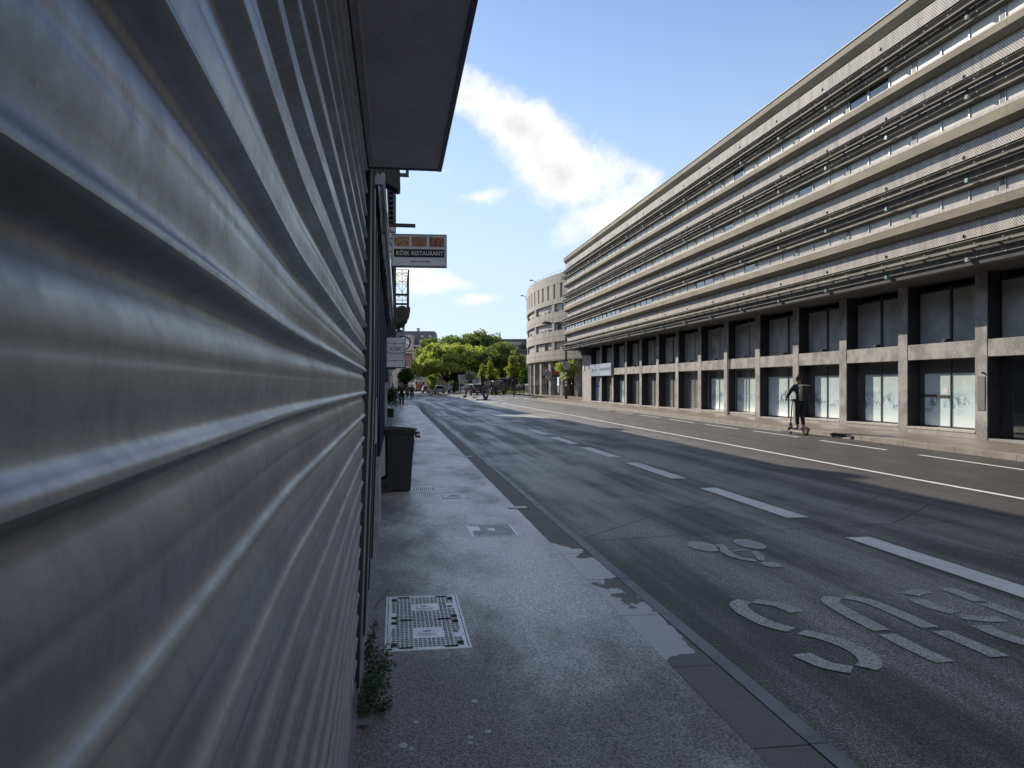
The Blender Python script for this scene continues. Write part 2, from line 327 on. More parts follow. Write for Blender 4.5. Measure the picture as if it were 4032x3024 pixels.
# ------------------------------------------------------------------ builders
class MB:
    def __init__(s): s.v = []; s.f = []
    def box(s, x0, x1, y0, y1, z0, z1):
        i = len(s.v)
        s.v += [(x0, y0, z0), (x1, y0, z0), (x1, y1, z0), (x0, y1, z0), (x0, y0, z1), (x1, y0, z1), (x1, y1, z1), (x0, y1, z1)]
        s.f += [(i, i + 3, i + 2, i + 1), (i + 4, i + 5, i + 6, i + 7), (i, i + 1, i + 5, i + 4), (i + 1, i + 2, i + 6, i + 5), (i + 2, i + 3, i + 7, i + 6), (i + 3, i, i + 4, i + 7)]; return s
    def boxm(s, mat4, sx, sy, sz):
        i = len(s.v); s.box(-sx / 2, sx / 2, -sy / 2, sy / 2, -sz / 2, sz / 2)
        for k in range(i, len(s.v)): s.v[k] = tuple(mat4 @ Vector(s.v[k]))
        return s
    def tube(s, p0, p1, r0, r1=None, n=8, caps=True):
        r1 = r0 if r1 is None else r1; a = Vector(p0); b = Vector(p1); d = (b - a)
        if d.length < 1e-6: return s
        d.normalize(); u = d.orthogonal().normalized(); w = d.cross(u); i = len(s.v)
        for p, r in ((a, r0), (b, r1)):
            for k in range(n):
                t = 2 * math.pi * k / n; s.v.append(tuple(p + (u * math.cos(t) + w * math.sin(t)) * r))
        for k in range(n): s.f.append((i + k, i + (k + 1) % n, i + n + (k + 1) % n, i + n + k))
        if caps: s.f.append(tuple(i + n - 1 - k for k in range(n))); s.f.append(tuple(i + n + k for k in range(n)))
        return s
    def path(s, pts, r, n=6):
        for a, b in zip(pts, pts[1:]): s.tube(a, b, r, n=n)
        return s
    def prism_y(s, prof, y0, y1):      # prof: list of (x,z) counter-clockwise seen from -y
        i = len(s.v); n = len(prof)
        s.v += [(x, y0, z) for x, z in prof] + [(x, y1, z) for x, z in prof]
        s.f += [(i + k, i + (k + 1) % n, i + n + (k + 1) % n, i + n + k) for k in range(n)]
        s.f += [tuple(i + n - 1 - k for k in range(n)), tuple(i + n + k for k in range(n))]; return s
    def prism(s, pts, axis, a, b):     # pts 2D extruded along axis
        i = len(s.v); n = len(pts)
        def mk(p, t): return {'x': (t, p[0], p[1]), 'y': (p[0], t, p[1]), 'z': (p[0], p[1], t)}[axis]
        s.v += [mk(p, a) for p in pts] + [mk(p, b) for p in pts]
        s.f += [(i + k, i + (k + 1) % n, i + n + (k + 1) % n, i + n + k) for k in range(n)]
        s.f += [tuple(i + n - 1 - k for k in range(n)), tuple(i + n + k for k in range(n))]; return s
    def poly(s, pts): i = len(s.v); s.v += [tuple(p) for p in pts]; s.f.append(tuple(range(i, i + len(pts)))); return s
    def lathe(s, prof, c=(0, 0, 0), n=16):
        i = len(s.v); m = len(prof)
        for r, z in prof:
            for k in range(n): t = 2 * math.pi * k / n; s.v.append((c[0] + r * math.cos(t), c[1] + r * math.sin(t), c[2] + z))
        for j in range(m - 1):
            for k in range(n): s.f.append((i + j * n + k, i + j * n + (k + 1) % n, i + (j + 1) * n + (k + 1) % n, i + (j + 1) * n + k))
        s.f.append(tuple(i + n - 1 - k for k in range(n))); s.f.append(tuple(i + (m - 1) * n + k for k in range(n))); return s
    def ball(s, c, r, n=10, sc=(1, 1, 1)):
        prof = []; i = len(s.v)
        for j in range(n + 1):
            a = math.pi * j / n - math.pi / 2; prof.append((max(1e-4, r * math.cos(a)), r * math.sin(a)))
        s.lathe(prof, (0, 0, 0), n)
        for k in range(i, len(s.v)): v = s.v[k]; s.v[k] = (c[0] + v[0] * sc[0], c[1] + v[1] * sc[1], c[2] + v[2] * sc[2])
        return s
    def xform(s, M):
        s.v = [tuple(M @ Vector(p)) for p in s.v]; return s
    def build(s, name, m, parent=None, smooth=False, fixn=True, kind=None, label=None):
        me = bpy.data.meshes.new(name); me.from_pydata(s.v, [], s.f); me.validate(); 
        if fixn:
            bm = bmesh.new(); bm.from_mesh(me); bmesh.ops.recalc_face_normals(bm, faces=bm.faces); bm.to_mesh(me); bm.free()
        if smooth:
            for p in me.polygons: p.use_smooth = True
        o = bpy.data.objects.new(name, me); col.objects.link(o)
        if m is not None: me.materials.append(m)
        if parent is not None: o.parent = parent
        if kind: o['kind'] = kind
        if label: o['label'] = label
        return o
def B(name, m, x0, x1, y0, y1, z0, z1, parent=None, **k): return MB().box(x0, x1, y0, y1, z0, z1).build(name, m, parent, **k)
def tag(o, label, cat, group=None):
    o['label'] = label; o['category'] = cat
    if group: o['group'] = group
    return o
def thing(name, label, cat, loc=(0, 0, 0), rz=0, group=None):
    o = bpy.data.objects.new(name, None); col.objects.link(o); o.location = loc; o.rotation_euler = (0, 0, rz); o.empty_display_size = .2
    return tag(o, label, cat, group)
def kids(o): return [c for c in col.objects if c.parent == o]
def copy_tree(o, parent=None):
    c = o.copy(); col.objects.link(c); c.parent = parent
    for ch in list(o.children): copy_tree(ch, c)
    return c
def inst(src, name, parent, loc, rz=0, sc=None):
    o = bpy.data.objects.new(name, src.data); col.objects.link(o); o.parent = parent; o.location = loc; o.rotation_euler = (0, 0, rz)
    if sc: o.scale = sc
    return o
def text(name, s, size, m, parent, M, depth=.004, offset=0, align='CENTER', sx=1.0, spacing=1.0):
    cu = bpy.data.curves.new(name, 'FONT'); cu.body = s; cu.size = size; cu.align_x = align; cu.align_y = 'CENTER'; cu.extrude = depth; cu.offset = offset; cu.resolution_u = 3; cu.space_character = spacing
    o = bpy.data.objects.new(name, cu); dg = bpy.context.evaluated_depsgraph_get()
    col.objects.link(o); dg.update(); me = bpy.data.meshes.new_from_object(o.evaluated_get(dg)); col.objects.unlink(o); bpy.data.objects.remove(o)
    ob = bpy.data.objects.new(name, me); col.objects.link(ob); me.materials.clear(); me.materials.append(m); ob.parent = parent
    ob.matrix_basis = M @ Matrix.Diagonal((sx, 1, 1, 1)); return ob
FACE_S = Matrix.Rotation(R(90), 4, 'X')            # lettering that faces -Y
def sm(t): t = max(0, min(1, t)); return t * t * (3 - 2 * t)
ZT = [(-40, 0), (12, 0), (27, .08), (46, .16), (67, .21), (90, .48), (112, .58), (400, .58)]
def gz(x, y):
    for (a, za), (b, zb) in zip(ZT, ZT[1:]):
        if a <= y <= b: z = za + (zb - za) * sm((y - a) / (b - a)) if (b - a) > 5 else za; break
    else: z = 0 if y < 0 else .58
    return z * sm((x - 3.5) / 11.0)
def at(px, d): # point at depth d under picture column px (view frame turned to the street frame)
    r = (px - CXP) / FPX * d
    return (r * C8 + d * S8, -r * S8 + d * C8)
def hit(px, py, off=0.0):
    z = 0
    for _ in range(30):
        d = FPX * (EYE - z) / (py - HYP); x, y = at(px, d); z = z * .5 + .5 * (gz(x, y) + off)
    return x, y, gz(x, y) + off, d
# ================================================================== GROUND
def sheet(name, m, xs, ys, off, parent=None, kind=None, fn=None):
    mb = MB(); nx = len(xs); ny = len(ys)
    for y in ys:
        for x in xs: mb.v.append((x, y, (gz(x, y) if fn is None else fn(x, y)) + off))
    for j in range(ny - 1):
        for i in range(nx - 1): mb.f.append((j * nx + i, j * nx + i + 1, (j + 1) * nx + i + 1, (j + 1) * nx + i))
    return mb.build(name, m, parent, kind=kind, smooth=True)
def fr(a, b, s):
    n = max(1, round((b - a) / s)); return [a + (b - a) * i / n for i in range(n + 1)]
M_FAR = mat('far_ground', (.10, .10, .10), (.07, .075, .065), rough=.9, scale=.05)
B('ground', M_FAR, -1500, 1500, -300, 3000, -1.2, -.06, kind='structure')
road = sheet('road', M_ROAD, fr(-60, 3.5, 4) + fr(3.5, 15, .5)[1:] + fr(15, 80, 3)[1:], fr(-20, 8, 2) + fr(8, 130, 1.0)[1:] + fr(130, 300, 8)[1:], 0.0)
road['kind'] = 'structure'
def strip(name, m, pts, w, off=.006, parent=road):   # painted line following (x, y) points
    mb = MB(); out = []
    P = []
    for (x0, y0), (x1, y1) in zip(pts, pts[1:]):
        n = max(1, int(math.hypot(x1 - x0, y1 - y0) / .8)); P += [(x0 + (x1 - x0) * k / n, y0 + (y1 - y0) * k / n) for k in range(n)]
    P.append(pts[-1])
    for i, (x, y) in enumerate(P):
        a = P[max(0, i - 1)]; b = P[min(len(P) - 1, i + 1)]; dx, dy = b[0] - a[0], b[1] - a[1]; L = math.hypot(dx, dy) or 1
        nx, ny = dy / L * w / 2, -dx / L * w / 2
        mb.v += [(x - nx, y - ny, gz(x - nx, y - ny) + off), (x + nx, y + ny, gz(x + nx, y + ny) + off)]
    for i in range(len(P) - 1): mb.f.append((2 * i, 2 * i + 1, 2 * i + 3, 2 * i + 2))
    return mb.build(name, m, parent, fixn=False)
for k in range(6):
    y0 = 5.27 + 4.33 * k; strip('lane_dash', M_PAINT, [(5.10, y0), (5.10, y0 + 3.0)], .29)
strip('lane_dash', M_PAINT, [(5.10, .95), (5.10, 3.95)], .29)
for k in range(9):
    y0 = 14.3 + 4.62 * k - 4.62; x = 12.42 + .012 * max(0, y0 - 14); x = min(x, 12.75)
    strip('lane_dash', M_PAINT, [(x, y0), (x + .03, y0 + 3.3)], .12)
strip('solid_line', M_PAINT, [(9.27, 2), (9.27, 28), (9.35, 46), (9.3, 70)], .12)
strip('edge_line', M_PAINT, [(13.45, 26.5), (13.5, 46), (13.5, 66), (13.2, 80)], .10)
for k in range(6): strip('lane_dash', M_PAINT, [(13.0 - .5 * k, 78 + 3.4 * k), (12.9 - .5 * k, 80.4 + 3.4 * k)], .14)
strip('solid_line', M_PAINT, [(9.3, 72), (8.2, 76), (6.6, 82)], .3)
# thin repair cracks sealed across the lanes
M_CRK = mat('crack_filler', (.04, .04, .042), rough=.5)
for pts in ([(2.0, 8.6), (3.2, 9.9), (4.6, 11.2)], [(2.1, 8.5), (4.2, 8.85), (6.0, 9.0), (7.0, 9.1)], [(6.0, 10.1), (7.1, 11.1), (8.2, 12.1)], [(6.1, 9.1), (7.0, 9.9), (7.9, 10.8)]): strip('sealed_crack', M_CRK, pts, .014, .003)
def stroke(pts, w, nm, m=M_PAINTW):
    pts = [Vector((p[0], p[1], 0)) for p in pts]; P = []
    for i in range(len(pts) - 1):      # Catmull-Rom smoothing
        p0 = pts[max(0, i - 1)]; p1 = pts[i]; p2 = pts[i + 1]; p3 = pts[min(len(pts) - 1, i + 2)]
        for k in range(5):
            t = k / 5; P.append(.5 * ((2 * p1) + (p2 - p0) * t + (2 * p0 - 5 * p1 + 4 * p2 - p3) * t * t + (3 * p1 - p0 - 3 * p2 + p3) * t ** 3))
    P.append(pts[-1]); mb = MB()
    for i, p in enumerate(P):
        d = (P[min(len(P) - 1, i + 1)] - P[max(0, i - 1)]).normalized(); n = Vector((d.y, -d.x, 0)) * (w / 2)
        for q in (p - n, p + n): mb.v.append((q.x, q.y, .006 + gz(q.x, q.y)))
    for i in range(len(P) - 1): mb.f.append((2 * i, 2 * i + 1, 2 * i + 3, 2 * i + 2))
    return mb.build(nm, m, road, fixn=False)
W = .135
LETTERS = [
 [(2.97, 5.60), (2.93, 5.80), (2.79, 5.94)], [(2.72, 5.95), (2.62, 5.86), (2.585, 5.62), (2.62, 5.36), (2.71, 5.20)],
 [(2.76, 5.15), (2.87, 4.99), (2.925, 4.75), (2.88, 4.53), (2.79, 4.44)], [(2.69, 4.42), (2.58, 4.52), (2.53, 4.73)],
 [(3.33, 4.46), (3.31, 4.75), (3.315, 5.02)], [(3.325, 5.10), (3.335, 5.55), (3.37, 5.83), (3.47, 5.96)], [(3.57, 5.95), (3.67, 5.80), (3.70, 5.45), (3.70, 5.11)], [(3.715, 5.03), (3.73, 4.75), (3.735, 4.50)],
 [(4.55, 6.08), (4.55, 5.85), (4.54, 5.68)], [(4.54, 5.60), (4.54, 5.2), (4.55, 4.8), (4.56, 4.52)],
 [(4.34, 6.02), (4.22, 6.00), (4.12, 5.93)], [(4.08, 5.80), (4.07, 5.60), (4.13, 5.42)], [(4.10, 5.32), (4.22, 5.24), (4.36, 5.22)], [(4.08, 5.10), (4.07, 4.88), (4.12, 4.66)], [(4.18, 4.57), (4.28, 4.50), (4.44, 4.48)]]
for L in LETTERS: stroke(L, W, 'letter_marking')
for (cx, cy, rx, ry) in ((3.20, 8.03, .15, .27), (3.74, 8.08, .14, .27), (3.52, 7.12, .09, .12)):
    mb = MB(); mb.v.append((cx, cy, .006)); N = 24
    for k in range(N): a = 2 * math.pi * k / N; mb.v.append((cx + rx * math.cos(a), cy + ry * math.sin(a), .006))
    for k in range(N): mb.f.append((0, 1 + k, 1 + (k + 1) % N))
    mb.build('bicycle_marking', M_PAINTW, road, fixn=False)
stroke([(3.42, 8.10), (3.33, 7.75), (3.34, 7.45), (3.46, 7.30)], .10, 'bicycle_marking'); stroke([(3.49, 7.30), (3.56, 7.45), (3.62, 7.72)], .08, 'bicycle_marking'); stroke([(3.40, 7.74), (3.50, 7.80), (3.58, 7.78)], .06, 'bicycle_marking')

# left pavement: asphalt body, gutter slabs and kerb stones one by one
lp = B('left_pavement', M_PAVE, -3.2, 1.515, -8, 62, -.04, .14, kind='structure')
KX = lambda y: 0 if y < 36 else .0006 * (y - 36) ** 2
y = -2.75
slab0 = kerb0 = None
while y < 61:
    x = KX(y)
    if slab0 is None:
        slab0 = B('gutter_slab', M_SLAB, -.129, .129, -.494, .494, -.10, 0, lp); kerb0 = B('kerb_stone', M_KERB, -.044, .044, -.495, .495, -.16, 0, lp)
        so, ko = slab0, kerb0
    else: so = slab0.copy(); col.objects.link(so); ko = kerb0.copy(); col.objects.link(ko)
    so.location = (1.648 + x, y + .5, .1385 + random.uniform(-.0012, .0012)); ko.location = (1.826 + x + random.uniform(-.002, .002), y + .5, .141 + random.uniform(-.002, .002))
    y += 1.0
B('kerb_foot', mat('gutter_tar', (.02, .02, .022), rough=.8), 1.785, 1.90, -3, 36, -.02, .004, lp)
M_GUM = mat('pale_gum', (.50, .54, .58), (.40, .43, .47), rough=.6)
for (px, py, r) in [(1590, 2935, .022), (1852, 2903, .013), (1850, 2925, .012), (1868, 2762, .016), (1640, 2843, .015), (1620, 2948, .012), (1922, 2880, .016), (1835, 2593, .012), (2175, 2578, .012), (2203, 2578, .014), (1735, 2168, .013), (1805, 2150, .013), (2022, 2333, .013), (2200, 2393, .011), (1722, 2105, .012), (1725, 2110, .01), (1980, 2100, .016), (1790, 1975, .02), (1870, 2535, .011)]:
    d = FPX * (EYE - .14) / (py - HYP); x, y = at(px, d); mb = MB(); N = 9; mb.v.append((x, y, .1425))
    for k in range(N): a = 2 * math.pi * k / N; q = r * random.uniform(.7, 1.15); mb.v.append((x + q * math.cos(a), y + 1.2 * q * math.sin(a), .1412))
    for k in range(N): mb.f.append((0, 1 + k, 1 + (k + 1) % N))
    mb.build('gum_spot', M_GUM, lp, fixn=False)
# iron and concrete covers
M_CAST = mat('worn_cast_plate', (.80, .82, .85), (.62, .65, .69), rough=.40, metal=.15, scale=9, grain=.15, gscale=120)
M_HOLE = mat('cover_recess', (.012, .012, .014), rough=.9)
def cover(name, label, x0, x1, y0, y1, nx, ny, halves=1, plain=(), chev=True, group=None):
    t = thing(name, label, 'cover', ((x0 + x1) / 2, (y0 + y1) / 2, .14), group=group)
    w, h = (x1 - x0) / 2, (y1 - y0) / 2
    fb = MB()
    for a in ((-w - .012, -w, -h - .012, h + .012), (w, w + .012, -h - .012, h + .012), (-w, w, -h - .012, -h), (-w, w, h, h + .012)): fb.box(a[0], a[1], a[2], a[3], -.03, .005)
    fb.build('frame', M_CAST, t)
    for k in range(halves):
        ya, yb = -h + 2 * h * k / halves + .004, -h + 2 * h * (k + 1) / halves - .004
        pl = B('cover_plate', M_CAST, -w + .006, w - .006, ya, yb, -.03, .003, t)
    hb = MB(); cw, ch = 2 * w / nx, 2 * h / ny
    for j in range(ny):
        for i in range(nx):
            cx, cyy = -w + (i + .5) * cw, -h + (j + .5) * ch
            if any(a < cx / w < b and c < cyy / h < d for a, b, c, d in plain): continue
            if abs(cx) > w - .022 or abs(cyy) > h - .022: continue
            if chev:
                sgn = 1 if (i % 2) else -1; n = len(hb.v); a_, t_ = cw * .40, ch * .19
                pts = [(-a_, -sgn * t_ * .9), (0, sgn * t_ * .6), (a_, -sgn * t_ * .9)] if i % 2 else [(-a_, t_ * .9), (0, -t_ * .6), (a_, t_ * .9)]
                hb.v += [(cx + p[0], cyy + p[1] - t_, .0052) for p in pts] + [(cx + p[0], cyy + p[1] + t_, .0052) for p in pts]
                hb.f += [(n, n + 1, n + 4, n + 3), (n + 1, n + 2, n + 5, n + 4)]
            else:
                n = len(hb.v); a_, t_ = cw * .34, ch * .28; hb.v += [(cx - a_, cyy - t_, .0052), (cx + a_, cyy - t_, .0052), (cx + a_, cyy + t_, .0052), (cx - a_, cyy + t_, .0052)]; hb.f.append((n, n + 1, n + 2, n + 3))
    if hb.f: hb.build('tread_recess', M_HOLE, t, fixn=False, kind='stuff')
    return t
big = cover('telecom_cover', 'large two-part cast cover with chevron tread beside the weeds at the shutter', -.055, .435, 4.74, 5.93, 18, 34, 2,
            plain=((-.3, .42, -.62, -.30), (-.3, .42, .34, .66), (.62, 1, -.62, -.42), (.62, 1, .42, .62), (-.98, -.82, -.3, .3)))
for sy in (-.272, .297): B('name_boss', M_CAST, -.045, .06, sy - .035, sy + .035, .003, .010, big)
for sx_, sy_ in ((-.2, .5), (.2, .5), (-.2, .06), (.2, .06), (-.2, -.06), (.2, -.06), (-.2, -.5), (.2, -.5)): B('lifting_slot', M_HOLE, sx_ - .018, sx_ + .018, sy_ - .024, sy_ + .024, .001, .0062, big)
for sx_, sy_ in ((-.13, .565), (.14, .565), (-.13, -.565), (.14, -.565), (-.12, 0), (.13, 0)): B('edge_slot', M_HOLE, sx_ - .04, sx_ + .04, sy_ - .008, sy_ + .008, .001, .0064, big)
for sy in (-.272, .297): MB().lathe([(.02, .003), (.02, .0064)], (.185, sy, 0), 14).build('maker_stamp', mat('stamp_shadow', (.16, .17, .18)), big)
text('embossing', 'L2T', .03, M_HOLE, big, Matrix.Translation((0.005, .297, .0105)), .0004, .001); text('embossing', 'L2T', .03, M_HOLE, big, Matrix.Translation((.005, -.272, .0105)), .0004, .001)
c2 = cover('telecom_cover', 'smaller rectangular cast cover half way along the left pavement near the slabs', .775, 1.275, 8.20, 8.86, 16, 15, 1, plain=((-.9, -.5, -.1, .7),), chev=True)
B('name_boss', M_CAST, -.05, .03, -.06, .06, .003, .011, c2)
rc = thing('round_cover', 'round pale cast cover in the pavement in front of the black bin', 'cover', (.425, 12.07, .14))
MB().lathe([(.205, -.03), (.205, .004)], n=28).build('cover_plate', M_CAST, rc); hb = MB()
for i in range(-6, 7):
    for j in range(-4, 5):
        if math.hypot(i * .03, j * .042) < .175: hb.box(i * .03 - .006, i * .03 + .006, j * .042 - .013, j * .042 + .013, .003, .0062)
hb.build('tread_recess', M_HOLE, rc, kind='stuff')
vc = thing('valve_cover', 'small ribbed square cover with a disc in the middle, beside the round one', 'cover', (.815, 11.2, .14))
B('frame', M_HOLE, -.18, .18, -.19, .19, -.03, .002, vc); rb = MB()
for k in range(24): rb.box(-.175 + k * .0147, -.164 + k * .0147, -.185, .185, .001, .006)
rb.build('rib', M_CAST, vc, kind='stuff'); MB().lathe([(.10, .004), (.10, .011)], n=22).build('disc', M_CAST, vc); MB().lathe([(.085, .0105), (.085, .0118)], n=22).build('disc_recess', mat('dull_cast', (.2, .21, .22), rough=.5, metal=.3), vc)
for i, (ya, lab) in enumerate(((10.05, 'nearer pale slotted drain grate set in the dark gutter slabs'), (17.4, 'farther pale slotted drain grate in the gutter slabs beyond the bin'))):
    g_ = thing('drain_grate', lab, 'drain grate', (1.54, ya, .14), group='drain grates in the gutter slabs')
    B('frame', M_HOLE, -.125, .125, -.085, .085, -.03, .003, g_)
    for k in range(13): B('bar', mat('pale_bar', (.62, .64, .68), rough=.35, metal=.3), -.12 + k * .0185, -.108 + k * .0185, -.08, .08, .001, .008, g_)

# right pavement and kerb stones
rp = sheet('right_pavement', M_RPAVE, [13.86, 14.5, 15.2, 15.8, 16.3, 17.5, 19], fr(-14, 78, 1.0), .135, kind='structure')
sheet('right_corner_pavement', M_RPAVE, fr(15, 60, 2.5), fr(78, 150, 2), .13, kind='structure')
y = -10.0
kr = None
while y < 77:
    if kr is None: kr = B('kerb_stone', M_RKERB, -.085, .085, -.494, .494, -.22, 0, rp); o = kr
    else: o = kr.copy(); col.objects.link(o)
    yy = y + .5; o.location = (13.78, yy, gz(13.78, yy) + .137 + random.uniform(-.003, .003)); o.rotation_euler = (math.atan((gz(13.78, yy + .5) - gz(13.78, yy - .5))), 0, 0)
    y += 1.0

# ================================================================== RIGHT BUILDING
def Z(z16, x): return 1.7 + (z16 - 1.7) * x / 16.0
bl = thing('office_building', 'long grey office block with metal louvres and perforated bands over a concrete arcade', 'building', (16.2, 20.2, .14))
OB = Vector(bl.location)
def bB(name, m, x0, x1, y0, y1, z0, z1, par=None, **k):
    o = B(name, m, x0 - OB.x, x1 - OB.x, y0 - OB.y, y1 - OB.y, z0 - OB.z, z1 - OB.z, par or bl, **k); return o
Y0, Y1 = -13.5, 70.6
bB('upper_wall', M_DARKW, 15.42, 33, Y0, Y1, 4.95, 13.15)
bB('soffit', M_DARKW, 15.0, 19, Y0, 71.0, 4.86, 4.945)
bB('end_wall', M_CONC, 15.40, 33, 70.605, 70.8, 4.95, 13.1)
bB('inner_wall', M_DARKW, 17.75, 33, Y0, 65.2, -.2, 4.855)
bB('arcade_floor', M_RPAVE, 16.85, 17.745, Y0, 65.2, -.3, gz(17, 20) + .20)
def cornice(zt, zf, zb, xo, name, m=M_FASC, seg=3.49):
    y = Y0
    while y < 70.9:
        ye = min(y + seg, 71.0)
        mb = MB().prism_y([(15.45, Z(zt, xo) + .012), (xo, Z(zt, xo)), (xo, Z(zf, xo)), (xo + .16, Z(zb, xo + .16)), (15.45, Z(zb, xo + .16) + .01)], y + .004, ye - .004)
        mb.xform(Matrix.Translation(-OB)).build(name, m, bl); y += seg
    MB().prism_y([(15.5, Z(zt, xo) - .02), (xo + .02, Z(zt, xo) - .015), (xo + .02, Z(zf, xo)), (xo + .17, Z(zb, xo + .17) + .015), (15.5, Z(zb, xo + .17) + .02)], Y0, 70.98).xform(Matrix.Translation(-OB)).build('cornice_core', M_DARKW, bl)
ROWS = [ # cornice top, fold, bottom; perf top, bottom; rail a top, bottom; band top, bottom; rail b top, bottom; window top, bottom
 (13.86, 13.62, 13.26, 13.22, 12.74, 12.69, 12.42, 12.30, 12.17, 12.16, 11.92, 11.80, 11.44),
 (11.42, 11.22, 10.99, 10.94, 10.43, 10.39, 10.16, 10.08, 9.92, 9.90, 9.65, 9.50, 9.12),
 (9.13, 8.84, 8.66, 8.61, 8.10, 8.06, 7.81, 7.70, 7.57, 7.54, 7.30, 7.20, 6.83),
 (6.80, 6.56, 6.37, 6.34, 5.84, 5.80, 5.55, 5.42, 5.30, 5.29, 5.04, None, None)]
XC = 15.07
brk = MB()
pane0 = None; perf0 = {}
for ri, r in enumerate(ROWS):
    cornice(r[0], r[1], r[2], XC, 'cornice')
    if ri == 0: bB('parapet_cap', M_SILLW, XC - .03, 15.7, Y0, 71.03, Z(r[0], XC) + .014, Z(r[0], XC) + .05)
    else: bB('window_sill', M_SILLW, XC + .02, 15.42, Y0, 70.95, Z(r[0], XC) + .014, Z(r[0], XC) + (.05 if ri == 1 else .10))
    xp = 15.35 if ri else 15.17; y = Y0; k = 0
    zt, zb = Z(r[3], xp), Z(r[4], xp)
    while y < 70.7:
        ye = min(y + 2.33, 70.75)
        if ri not in perf0 or ye - y < 2.3:
            o = MB().box(0, .03, .006, ye - y - .006, zb, zt).build('perforated_panel', M_PERF, bl); perf0.setdefault(ri, o)
        else: o = perf0[ri].copy(); col.objects.link(o)
        o.location = (xp + random.uniform(0, .006) - OB.x, y - OB.y, -OB.z); y += 2.33
    def channel(zt16, zb16, xo, nm):
        a, b = Z(zt16, xo), Z(zb16, xo); h = a - b
        prof = [(xo + .16, a), (xo + .02, a), (xo, a - .02), (xo + .035, a - .05), (xo + .085, a - .40 * h), (xo + .075, b + .40 * h), (xo + .0, b + .26 * h), (xo - .02, b + .06 * h), (xo + .01, b), (xo + .16, b + .01)]
        mb = MB().prism_y(prof, Y0, 71.15); mb.xform(Matrix.Translation(-OB)).build(nm, M_RAIL, bl)
        MB().box(xo + .0, xo + 1.6, 71.152, 71.27, b + .01, a - .01).xform(Matrix.Translation(-OB)).build('louvre_return', M_RAIL, bl)
    channel(r[5], r[6], 15.04, 'louvre'); channel(r[9], r[10], 15.03, 'louvre')
    bB('wall_band', M_BAND, 15.33, 15.40, Y0, 70.7, Z(r[8], 15.33) - .02, Z(r[7], 15.33) + .03)
    y = Y0 + .4
    while y < 70.8:
        for (xa, za, zb_) in ((15.0, Z(r[5], 15.0) - .02, Z(r[5], 15.0) + .022), (14.98, Z(r[9], 14.98) - .02, Z(r[9], 14.98) + .018)):
            brk.box(xa + .05, xa + .30, y - .018, y + .018, za, zb_)
        brk.box(14.945, 14.99, y - .018, y + .018, Z(r[6], 14.95) + .09, Z(r[6], 14.95) + .13); y += 1.0
    y = Y0 + 1.2
    while y < 70.5:
        o = MB().box(14.88, 14.96, y - .055, y + .055, Z(r[9], 14.9) - .085, Z(r[9], 14.9) + .02).xform(Matrix.Translation(-OB)).build('lamp_box', M_TEAL if (random.random() < .62 and ri) else M_CONCL, bl); y += 3.49
    y = Y0 + 1.9
    while y < 70.5:
        o = MB().ball((xp - .015, y, Z(r[4], 15.2) + .14), .035, 6, (.5, 1, 1.6)).xform(Matrix.Translation(-OB)).build('panel_vent', M_DARKM, bl); y += 3.49
    if r[11]:
        xw = 15.215; a, b = Z(r[11], xw) + .05, Z(r[12], xw) - .02
        y = Y0 + .35; n = 0
        ymod = [20.30 + 3.49 * k for k in range(-9, 15)]
        for ym in ymod:
            bB('window_pier', M_BAND, xw - .035, xw + .24, ym + 1.30, ym + 1.47, b, a)
            for q in range(3):
                ya = ym + 1.47 + q * 1.107; ye = ya + 1.107
                if ya < Y0 or ye > 70.7: continue
                fm = MB(); fm.box(xw - .03, xw + .02, ya, ya + .03, b, a).box(xw - .03, xw + .02, ye - .03, ye, b, a).box(xw - .03, xw + .02, ya + .03, ye - .03, a - .03, a).box(xw - .03, xw + .02, ya + .03, ye - .03, b, b + .02)
                w_ = fm.xform(Matrix.Translation(-OB)).build('window', M_ALU, bl)
                pm = M_GLD if random.random() < .10 or (ri == 2 and ya > 52) else M_CURT
                bB('pane', pm, xw - .006, xw + .006, ya + .03, ye - .03, b + .02, a - .03, w_)
brk.xform(Matrix.Translation(-OB)).build('louvre_bracket', M_CONCL, bl, kind='stuff')
# arcade
PIT = 3.49
def gpier(k): return 19.99 + PIT * k
zs = lambda y: gz(16.2, y) + .12
for k in range(-9, 13):
    a = gpier(k); bB('pier', M_CONC, 16.2, 16.84, a, a + .46, zs(a) - .12, 4.855)
    if k < 12:
        bB('spandrel', M_CONC, 16.212, 16.72, a + .462, a + PIT - .002, 2.50, 2.98)
bB('corner_pier', M_CONCL, 16.2, 20.0, 65.3, 68.45, 0.1, 4.855)
bB('spandrel', M_CONC, 16.212, 16.72, gpier(12) + .462, 65.298, 2.50, 2.98)
MB().prism([(65.2, 4.86), (66.6, 4.86), (65.2, 4.2)], 'x', 15.3, 16.19).xform(Matrix.Translation(-OB)).build('haunch', M_DARKW, bl)
rr = random.Random(3)
M_RSHADE = mat('dark_reveal_shade', (.03, .028, .034), (.02, .019, .024), rough=.7, scale=2)
M_DRKREFL = mat('dark_reflection_glass', (.10, .115, .12), (.06, .07, .08), rough=.15, scale=1.2, spec=.6)  # dark pane part: reflection of the dark reveal painted as colour
